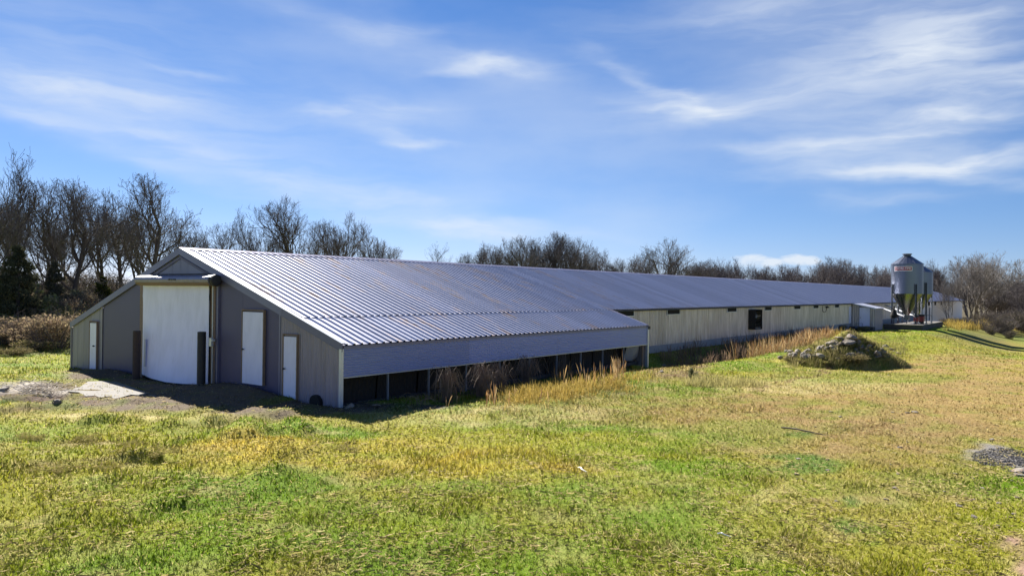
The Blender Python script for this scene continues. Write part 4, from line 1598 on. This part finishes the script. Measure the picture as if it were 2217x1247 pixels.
GL = 'bare trees of the wood left of the barn'
LEFT = [(36, 300, 57, 3, 'tallest bare tree at the far left edge, thin branches above the rest'), (-12, 380, 52, 1, 'bare tree cut by the left edge of the photo'),
        (118, 388, 64, 0, 'bare oak right of the tallest left tree'), (160, 380, 57, 2, 'broad bare oak in the middle of the left wood'), (215, 404, 66, 5, 'bare oak between the broad oak and the big round crowned one'),
        (322, 368, 58, 2, 'big round crowned bare oak rising behind the barn gable'), (405, 478, 60, 4, 'small bare tree at the right end of the left wood, above the roof peak'), (262, 415, 72, 1, 'bare oak behind the low left roof of the barn'),
        (70, 430, 74, 5, 'bare oak standing back in the far left wood')]
for (px, yt, d, k, lab) in LEFT:
    tree(px, yt, d, k, lab, GL)
for i in range(9):
    tree(-70 + 56 * i + RNG.uniform(-10, 10), RNG.uniform(420, 480), RNG.uniform(76, 100), RNG.choice((0, 1, 5, 2)), 'bare tree in the back rows of the left wood', 'back row trees of the left wood')
GM = 'bare trees behind the near roof'
for (px, yt, d, k, lab) in [(498, 470, 70, 5, 'leaning bare tree, first one right of the roof peak'), (545, 448, 72, 3, 'upright bare tree, second one right of the roof peak'), (643, 420, 74, 0, 'tallest bare oak above the near roof'),
                            (590, 500, 80, 2, 'low bare tree left of the tallest oak above the roof'), (700, 470, 80, 2, 'spreading bare tree just right of the tallest oak above the roof'), (742, 455, 74, 1, 'forked bare tree between the tallest oak and the dense narrow one'),
                            (800, 462, 76, 3, 'dense narrow bare tree, last of the group above the near roof'), (825, 520, 78, 0, 'low spreading branches at the right end of the near roof group')]:
    tree(px, yt, d, k, lab, GM)
tree(930, 522, 96, 6, 'lone small bare tree top above the roof between two groves', None)
GG = 'bare trees of the grove behind the middle of the roof'
for (px, yt) in [(985, 556), (1012, 545), (1040, 534), (1068, 522), (1098, 514), (1125, 506), (1152, 508), (1180, 500), (1205, 500), (1232, 506), (1262, 522), (1290, 540), (1305, 560), (1330, 556), (1355, 545), (1385, 540), (1080, 540), (1160, 530), (1215, 535), (1250, 545), (1350, 560), (1470, 556), (1495, 572), (1520, 565)]:
    tree(px, yt + RNG.uniform(-3, 3), RNG.uniform(112, 135), RNG.choice((0, 1, 2, 5)), 'bare brown tree in the grove behind the middle of the roof', GG)
tree(1435, 511, 108, 0, 'dark spreading oak standing out right of the middle grove', None, wide=1.15)
GF = 'far bare trees along the right half of the roof'
for i in range(46):
    px = 1500 + 12.2 * i + RNG.uniform(-5, 5)
    yt = 571 + 9 * math.sin(px / 37.0) + RNG.uniform(-12, 8) + max(0, (px - 1700) / 60)
    tree(px, yt, RNG.uniform(165, 215), RNG.choice((0, 1, 2, 3, 5)), 'distant bare tree in the tree line above the far roof', GF)
GR = 'pale bare trees behind the silos'
for (px, yt, d, k, lab) in [(2030, 592, 205, 4, 'grey bare tree right behind the silos'), (2056, 600, 128, 7, 'pale stemmed bare tree in front of the far end of the barn'), (2098, 560, 190, 7, 'grey bare tree between the far barn end and the tall right one'),
                            (2135, 541, 150, 7, 'tall many stemmed bare tree near the right edge'), (2172, 568, 150, 4, 'bare tree just right of the tall many stemmed one'), (2205, 606, 122, 2, 'dark bare tree at the right edge of the photo'),
                            (2240, 600, 118, 4, 'dark bare tree cut by the right edge of the photo'), (2185, 620, 150, 1, 'low dark bare tree deep in the right wood')]:
    tree(px, yt, d, k, lab, GR, wide=.7 if d == 128 else 1.1)
for (px, yt, d, lab) in [(2112, 552, 134, 'wide pale bare tree left of the tall many stemmed one'), (2160, 560, 140, 'wide pale bare tree right of the tall many stemmed one')]:
    tree(px, yt, d, 7, lab, GR, wide=1.5)
for i in range(18):
    tree(2070 + 11 * i, 606 + RNG.uniform(-8, 10), RNG.uniform(190, 240), RNG.choice((0, 1, 2, 5)), 'distant bare tree behind the right hand wood', 'distant trees behind the right wood', wide=1.3)
for i in range(7):
    tree(2150 + 14 * i, 622 + RNG.uniform(-8, 14), RNG.uniform(118, 160), RNG.choice((1, 2, 4)), 'low bare tree in the thicket at the right edge', 'low trees of the right thicket', wide=1.5)


# ------------------------------------------------------------------ evergreens, shrubs, brambles
def leaf_cloud(blobs, N, size, cols, seed, shell=.55, droop=0.0):
    """leaf triangles spread through blobs (centre, radii)"""
    rs = np.random.RandomState(seed)
    w = np.array([b[1][0] * b[1][1] * b[1][2] for b in blobs]) ** .67
    idx = rs.choice(len(blobs), N, p=w / w.sum())
    C0 = np.array([b[0] for b in blobs])[idx]
    R = np.array([b[1] for b in blobs])[idx]
    d = rs.normal(size=(N, 3))
    d /= np.linalg.norm(d, axis=1)[:, None]
    r = (shell + (1 - shell) * rs.rand(N) ** .7) * rs.uniform(.8, 1.12, N)
    c = C0 + d * r[:, None] * R
    a, b = rs.normal(0, size, (N, 3)), rs.normal(0, size, (N, 3))
    a[:, 2] -= droop * size
    V = np.stack([c - a, c + a, c + b], 1).reshape(-1, 3)
    cols = np.array(cols)
    col = cols[rs.randint(0, len(cols), N)] * rs.uniform(.7, 1.3, (N, 1))
    return V, np.arange(N * 3).reshape(N, 3), np.repeat(col, 3, 0)


def bush_meshes(seed, N, size, cols, nb=9, h=1.0, w=1.0, shell=.3, stems=26, ground_hug=.5):
    rg = random.Random(seed)
    blobs = []
    for i in range(nb):
        a, r = rg.uniform(0, 6.28), rg.uniform(0, .75) * w
        rr = rg.uniform(.28, .5)
        blobs.append(((r * math.cos(a), r * math.sin(a), rg.uniform(.25, .8) * h), (rr * w, rr * w, rr * h * .8)))
    v, f, c = leaf_cloud(blobs, N, size, cols, seed, shell)
    v[:, 2] = np.maximum(v[:, 2], -.02)
    fol = np_mesh('foliage', v, f, M['leaf'], c)
    segs = []
    for i in range(stems):
        a, r = rg.uniform(0, 6.28), rg.uniform(.0, .35) * w
        p = Vector((r * math.cos(a), r * math.sin(a), -.05))
        d = Vector((math.cos(a) * rg.uniform(.1, .9), math.sin(a) * rg.uniform(.1, .9), 1)).normalized()
        rad = rg.uniform(.006, .014)
        for k in range(6):
            q = p + d * (h * rg.uniform(.13, .24))
            segs.append((p, q, rad, rad * .85, 0))
            if k > 1:
                e = (d + Vector((rg.gauss(0, .6), rg.gauss(0, .6), rg.gauss(0, .3)))).normalized()
                segs.append((q, q + e * .3 * h, rad * .6, rad * .4, 0))
            d = (d + Vector((rg.gauss(0, .2), rg.gauss(0, .2), rg.gauss(-.06, .12)))).normalized()
            p, rad = q, rad * .85
    sv, sf = seg_mesh('stems', segs, 3, None)
    stm = np_mesh('stems', sv, sf, M['twig'])
    return fol, stm


BUSH = {
    'bramble': bush_meshes(31, 4200, .024, [(.36, .27, .17), (.26, .19, .13), (.44, .35, .20), (.21, .165, .12)], 10, 1.0, 1.2, stems=60),
    'dark': bush_meshes(32, 2600, .022, [(.10, .082, .070), (.13, .105, .08), (.085, .08, .05)], 10, 1.0, 1.2, stems=110),
    'pale': bush_meshes(33, 1500, .050, [(.22, .23, .11), (.16, .18, .07), (.26, .24, .15)], 8, 1.0, .7, shell=.5, stems=22),
    'tussock': bush_meshes(35, 3000, .026, [(.34, .27, .11), (.24, .23, .05), (.16, .19, .03), (.42, .34, .17)], 7, .8, 1.1, stems=14),
    'tuft': bush_meshes(34, 2600, .030, [(.24, .19, .10), (.17, .15, .06), (.13, .13, .04), (.30, .24, .14)], 7, .8, 1.1, stems=30),
}


def bush(px, py, s, kind, label, group=None, tall=1.0, d=None, name='shrub', cat='shrub', wide=1.0):
    x, y = ground_at(px, py) if d is None else (at_depth(px, d), d)
    t = empty(name, (x, y, tz(x, y) - .03), RNG.uniform(0, 6.28))
    t.scale = (s * wide, s * wide, s * tall)
    tag(t, label, cat, group)
    f, st = BUSH[kind]
    link('foliage', f, t)
    if kind != 'tussock':
        link('stems', st, t)
    return t


for (px, py, s, k, lab, tall, wd) in [(52, 742, 2.0, 'bramble', 'broad brown bramble heap at the left, beneath the wood', .75, 1.2), (122, 752, 1.9, 'bramble', 'dark bramble heap right beside the low left corner of the barn', 1.0, 1.15),
                              (70, 760, 1.0, 'tuft', 'round straw coloured tussock in front of the broad bramble heap', .8, 1.2), (32, 770, .8, 'tuft', 'small round tussock at the left, lower of two', .7, 1.3),
                              (5, 745, 1.4, 'bramble', 'brown bramble heap cut by the left edge', .8, 1.1), (100, 715, 1.5, 'tussock', 'straw coloured growth behind the brambles', .7, 1.8), (20, 700, 1.6, 'tussock', 'straw coloured scrub at the foot of the left wood', .7, 1.8), (140, 722, 1.7, 'tuft', 'tall tan scrub behind the barn corner', 1.1, 1.0)]:
    bush(px, py, s, k, lab, 'scrub beneath the left wood', tall, name='bramble_bush', cat='bush', wide=wd)
for i in range(16):
    bush(-20 + 13.5 * i + RNG.uniform(-4, 4), 0, RNG.uniform(1.3, 2.0), RNG.choice(('pale', 'pale', 'bramble')), 'leggy shrub with pale leaves along the foot of the left wood', 'pale shrubs at the wood edge', 1.1, d=RNG.uniform(50, 56))
for i in range(9):
    bush(-30 + 40 * i + RNG.uniform(-6, 6), 0, RNG.uniform(1.8, 3.0), 'dark', 'dark undergrowth bush between the trunks of the left wood', 'undergrowth of the left wood', 1.0, d=RNG.uniform(58, 74), cat='bush')


def cedar(px, ytop, d, label, cols, seed, wide=.30, N=15000):
    x = at_depth(px, d)
    zb = tz(x, d) - .1
    h = height_at(px, ytop, d) - zb
    rg = random.Random(seed)
    blobs = []
    for i in range(70):
        t = rg.random() ** .8
        rad = wide * h * (1 - t) ** .75 * rg.uniform(.45, 1.0)
        a = rg.uniform(0, 6.28)
        s = wide * h * (.16 + .22 * (1 - t))
        blobs.append(((rad * math.cos(a), rad * math.sin(a), h * (.06 + .9 * t)), (s, s, s * .65)))
    v, f, c = leaf_cloud(blobs, N, .055, cols, seed, .35, droop=.4)
    t = empty('cedar_tree', (x, d, zb))
    tag(t, label, 'tree')
    link('crown', np_mesh('crown', v, f, M['leaf'], c), t)
    MB().tube([(0, 0, -.1), (.05, 0, h * .5), (0, .05, h * .95)], [.16, .10, .02], 7).obj('trunk', M['bark'], t)
    return t


cedar(38, 528, 50, 'dark green cedar at the left edge in front of the bare trees', [(.070, .078, .045), (.100, .102, .060), (.055, .058, .036)], 5, .36, 14000)
cedar(118, 560, 52, 'grey green open cedar beside the dark one', [(.075, .075, .055), (.10, .095, .075), (.06, .062, .04)], 6, .26, 8000)
cedar(-25, 560, 55, 'dark cedar half hidden at the left edge', [(.04, .045, .026), (.05, .054, .032)], 7, .34, 9000)
cedar(222, 598, 62, 'low green cedar behind the left roof of the barn', [(.055, .065, .02), (.075, .08, .03)], 8, .4, 9000)

# thicket and hedge at the right, beyond the silos
for i in range(11):
    bush(2046 + 14 * i + RNG.uniform(-3, 3), 0, RNG.uniform(.85, 1.05), 'dark', 'dark bramble hedge plant behind the silo pad', 'dark hedge behind the silo pad', .95 + .02 * i, d=104 + RNG.uniform(-3, 4) - i * .6, name='hedge_plant', cat='hedge')
for i in range(14):
    bush(2135 + 8 * i + RNG.uniform(-4, 4), 0, RNG.uniform(1.3, 1.9) * (1 + .06 * i), 'dark', 'dark twiggy bush in the thicket at the right edge', 'dark thicket at the right edge', 1.1, d=RNG.uniform(102, 122), cat='bush')
bush(1500, 818, .32, 'pale', 'pale leafy weed at the edge of the barn shadow', None, 1.3, name='weed', cat='weed')
bush(1870, 718, .75, 'tuft', 'weedy tuft on top of the mound in front of the shed', None, 1.0, name='weed', cat='weed')
bush(1820, 716, .8, 'tuft', 'grey weed clump on the top left of the mound', None, 1.0, name='weed', cat='weed')
for i in range(16):
    bush(RNG.uniform(1690, 1935), RNG.uniform(742, 790), RNG.uniform(.18, .38), RNG.choice(('tussock', 'tuft')), 'low weed growing between the stones of the mound', 'weeds on the mound', .8, name='weed', cat='weed')
bush(1850, 785, .8, 'tuft', 'green grey weed clump at the front foot of the mound', None, .7, name='weed', cat='weed')
for (px, py, s, lab) in [(1693, 722, 1.1, 'dark dead weed clump against the long wall right of the fan'), (1740, 716, .9, 'dark dead weed clump further along the long wall')]:
    bush(px, py, s, 'dark', lab, None, 1.0, name='weed', cat='weed')
for (px, py, s, lab) in [(180, 955, .34, 'flattened tan grass tussock at the left of the field'), (285, 965, .26, 'brown grass tussock right of the flattened one'), (125, 1020, .34, 'dark brown grass tussock at the far left'),
                         (755, 975, .26, 'brown dead tussock in the golden grass'), (70, 950, .32, 'dark green tussock near the left edge'), (410, 1068, .16, 'small dark tussock in the green grass'), (340, 985, .3, 'low brown tussock among olive grass'), (230, 1015, .26, 'olive tussock in the left foreground')]:
    bush(px, py, s, 'tussock', lab, 'tussocks in the near field', .65, name='grass_tussock', cat='tussock', wide=1.3)


# ------------------------------------------------------------------ tall dry grasses
def reeds(bases, hfun, cols, seed, per, width, plume=0.0, lean=.18, spread=.16, bend=.35):
    """clumps of bent blades, three ribbons segments each"""
    rs = np.random.RandomState(seed)
    B = np.repeat(np.array(bases), per, 0)
    n = len(B)
    x, y = B[:, 0] + rs.normal(0, spread, n), B[:, 1] + rs.normal(0, spread, n)
    z = terrain(x, y) - .03
    H = np.repeat(np.array([hfun(b) for b in bases]), per) * rs.uniform(.45, 1.12, n)
    az = rs.uniform(0, 6.28, n)
    ln = np.abs(rs.normal(0, lean, n))
    ta = rs.uniform(0, 6.28, n)
    w = width * rs.uniform(.6, 1.4, n)
    V = np.empty((n, 7, 3))
    for k, t in enumerate((0, .45, .8, 1.0)):
        off = H * (np.sin(ln) * t + bend * t ** 2.5 * ln * 2)
        px, py, pz = x + np.cos(az) * off, y + np.sin(az) * off, z + H * t * np.cos(ln) * (1 - .25 * t * ln)
        ww = w * (1.0, .9, .75 + plume, 0)[k]
        if k < 3:
            V[:, 2 * k] = np.stack([px - np.cos(ta) * ww, py - np.sin(ta) * ww, pz], -1)
            V[:, 2 * k + 1] = np.stack([px + np.cos(ta) * ww, py + np.sin(ta) * ww, pz], -1)
        else:
            V[:, 6] = np.stack([px, py, pz], -1)
    tri = np.array([(0, 1, 3), (0, 3, 2), (2, 3, 5), (2, 5, 4), (4, 5, 6)])
    F = (np.arange(n)[:, None, None] * 7 + tri[None]).reshape(-1, 3)
    cols = np.array(cols)
    c = cols[rs.randint(0, len(cols), n)] * rs.uniform(.75, 1.3, (n, 1))
    cc = np.repeat(c[:, None, :], 7, 1)
    cc[:, :2] *= .75
    return V.reshape(-1, 3), F, cc.reshape(-1, 3)


def stuff_from(name, parts, label):
    V, F, Cc, k = [], [], [], 0
    for v, f, c in parts:
        V.append(v); F.append(f + k); Cc.append(c); k += len(v)
    o = link(name, np_mesh(name, np.concatenate(V), np.concatenate(F), M['dry_blade'], np.concatenate(Cc)))
    tag(o, label, 'tall grass', kind='stuff')
    return o


def scatter(pix_poly_fun, n, seed):
    rg = random.Random(seed)
    return [ground_at(*pix_poly_fun(rg)) for _ in range(n)]


def along(u0, u1, v0, v1_, n, seed):
    rg = random.Random(seed)
    return [w_of(rg.uniform(u0, u1), rg.uniform(v0, v1_)) for _ in range(n)]


ORANGE = [(.34, .19, .075), (.42, .28, .13), (.24, .135, .06), (.48, .36, .20), (.20, .13, .08)]
GOLDEN = [(.42, .30, .075), (.36, .25, .055), (.46, .35, .12), (.30, .23, .06)]
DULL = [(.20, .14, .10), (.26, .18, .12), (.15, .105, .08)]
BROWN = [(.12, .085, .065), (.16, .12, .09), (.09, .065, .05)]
parts = [reeds(along(32, 40, -2.7, -.8, 40, 1), lambda b: RNG.uniform(.6, 1.45), ORANGE, 1, 24, .008, .6, .28, .16),
         reeds(along(39, 47, -2.8, -.7, 64, 2), lambda b: RNG.uniform(.6, 1.35), ORANGE, 2, 24, .009, .6, .28, .18),
         reeds(along(25.5, 33, -3.6, -2.4, 20, 3), lambda b: RNG.uniform(.6, 1.3), ORANGE, 3, 18, .007, .6, .18, .10),
         reeds(along(45, 50, -3.2, -1.6, 26, 4), lambda b: RNG.uniform(.6, .95), GOLDEN, 4, 20, .009, .3, .2, .16)]
stuff_from('tall_dry_grass', parts, 'orange brown broomsedge standing along the long wall')
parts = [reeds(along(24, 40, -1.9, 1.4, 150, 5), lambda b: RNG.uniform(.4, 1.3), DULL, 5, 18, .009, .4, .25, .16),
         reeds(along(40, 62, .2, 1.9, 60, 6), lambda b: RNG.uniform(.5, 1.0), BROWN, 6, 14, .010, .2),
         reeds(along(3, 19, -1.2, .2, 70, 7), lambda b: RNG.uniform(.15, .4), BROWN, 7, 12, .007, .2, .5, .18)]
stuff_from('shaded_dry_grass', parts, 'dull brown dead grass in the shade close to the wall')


def goldpoly(rg):
    t = rg.random()
    px = 1090 + 275 * t + rg.gauss(0, 22)
    return px, 864 - 34 * t + rg.gauss(0, 11)


parts = [reeds(scatter(goldpoly, 300, 8), lambda b: RNG.uniform(.10, .50), GOLDEN, 8, 22, .006, .1, .45, .20),
         reeds(scatter(lambda rg: (rg.uniform(1200, 1350), rg.uniform(822, 842)), 26, 9), lambda b: RNG.uniform(.55, .95), ORANGE, 9, 3, .008, 1.2, .10, .05),
         reeds(scatter(lambda rg: (rg.uniform(1318, 1345), rg.uniform(812, 835)), 8, 10), lambda b: RNG.uniform(.8, 1.1), ORANGE, 10, 9, .008, 1.0, .15, .08),
         reeds(scatter(lambda rg: (rg.uniform(945, 1190), rg.uniform(862, 884)), 18, 11), lambda b: RNG.uniform(.4, .75), ORANGE, 11, 3, .008, 1.4, .10, .03)]
stuff_from('golden_grass', parts, 'golden yellow grass on the bank beside the lean-to')
parts = [reeds(scatter(lambda rg: (rg.uniform(1490, 1640), rg.uniform(822, 838)), 90, 12), lambda b: RNG.uniform(.2, .4), [(.40, .36, .15), (.34, .30, .12)], 12, 22, .007, .1, .35, .16),
         reeds(scatter(lambda rg: (rg.uniform(2050, 2230), rg.uniform(700, 716)), 120, 13), lambda b: RNG.uniform(.7, 1.3), GOLDEN, 13, 18, .016, .2, .25, .3),
         reeds(scatter(lambda rg: (rg.uniform(1700, 1960), rg.uniform(728, 795)), 460, 14), lambda b: RNG.uniform(.18, .46), [(.30, .26, .10), (.20, .20, .06), (.36, .30, .15), (.14, .15, .05)], 14, 20, .006, .1, .4, .14)]
stuff_from('pale_grass', parts, 'pale bleached grass on the mound and at the edges of the field')


def arching(px, py, n, h, label, seed, reach=.55):
    x0, y0 = ground_at(px, py)
    rg = random.Random(seed)
    b = MB()
    for i in range(n):
        a = rg.uniform(0, 6.28)
        H, R = h * rg.uniform(.55, 1.08), reach * rg.uniform(.35, 1.2)
        bx, by = rg.gauss(0, .13), rg.gauss(0, .13)
        pts = []
        for k in range(8):
            t = k / 7
            rr = R * t ** 1.6
            zz = H * (math.sin(min(1.0, t * 1.28) * math.pi / 2) - .55 * max(0, t - .72) / .28 * rg.uniform(.5, 1.2))
            pts.append((bx + rr * math.cos(a), by + rr * math.sin(a), zz))
        w = rg.uniform(.005, .009)
        b.tube(pts, [w, w, w, w, w * .9, w * .8, w * .9, w * .5], 3, caps=False)
    o = b.obj('grass_clump', M['dry_stem'], None, loc=(x0, y0, tz(x0, y0) - .04))
    return tag(o, label, 'grass clump', 'arching dead grass clumps along the lean-to')


M['dry_stem'] = simple('dry_stem', (.17, .125, .095), .9, 0, .35, 8)
arching(965, 872, 80, 1.15, 'arching dead grass clump, first one from the barn corner', 41, .6)
arching(1045, 858, 130, 1.15, 'widest arching dead grass clump under the lean-to skirt', 42, .75)
arching(1082, 850, 60, 1.15, 'slim arching dead grass clump right behind the widest one', 43, .6)
arching(1140, 836, 80, 1.2, 'arching dead grass clump halfway along the lean-to', 44, .6)
arching(1212, 815, 36, 1.0, 'thin dead grass clump beyond the halfway one', 45, .4)
arching(905, 878, 14, .4, 'low arching dead grass near the barn corner', 46, .6)


# sticks and straw wads
def stick(px0, py0, px1, py1, r, label, m='rusty_pipe'):
    x0, y0 = ground_at(px0, py0)
    x1, y1 = ground_at(px1, py1)
    b = MB()
    pts = []
    for k in range(6):
        t = k / 5
        x, y = x0 + (x1 - x0) * t, y0 + (y1 - y0) * t
        pts.append((x - x0 + .02 * math.sin(9 * t), y - y0, tz(x, y) - tz(x0, y0) + .035 + .02 * math.sin(5 * t)))
    b.tube(pts, [r, r, r * .9, r * .8, r * .7, r * .4], 6)
    o = b.obj('stick', M[m], None, loc=(x0, y0, tz(x0, y0)))
    return tag(o, label, 'stick')


stick(1692, 928, 1788, 943, .022, 'long dark fallen branch in the grass near the worn drive')
stick(85, 846, 108, 833, .02, 'pale bleached stick on the straw heap in the mud', 'white_pipe')
stick(100, 728, 122, 731, .05, 'pale log end lying in the brambles', 'concrete')
stick(1553, 1160, 1583, 1165, .012, 'white bone like stick in the right foreground', 'white_pipe')
stick(1252, 1016, 1270, 1024, .02, 'pale curled straw wisp in the middle of the field', 'white_pipe')
# straw and ash heap in the mud
rg = random.Random(77)
b = MB()
for i in range(420):
    x, y = ground_at(rg.gauss(92, 26), rg.gauss(846, 7))
    a, l = rg.uniform(0, 6.28), rg.uniform(.10, .34)
    z = tz(x, y) + rg.uniform(.0, .14)
    b.tube([(x, y, z), (x + l * math.cos(a), y + l * math.sin(a), z + rg.uniform(-.03, .10))], rg.uniform(.006, .012), 3, caps=False)
o = b.obj('straw_heap', M['straw_pale'] if 'straw_pale' in M else simple('bleached_straw', (.50, .44, .36), .9), None)
tag(o, 'heap of bleached straw and ash in the muddy ruts', 'straw', kind='stuff')
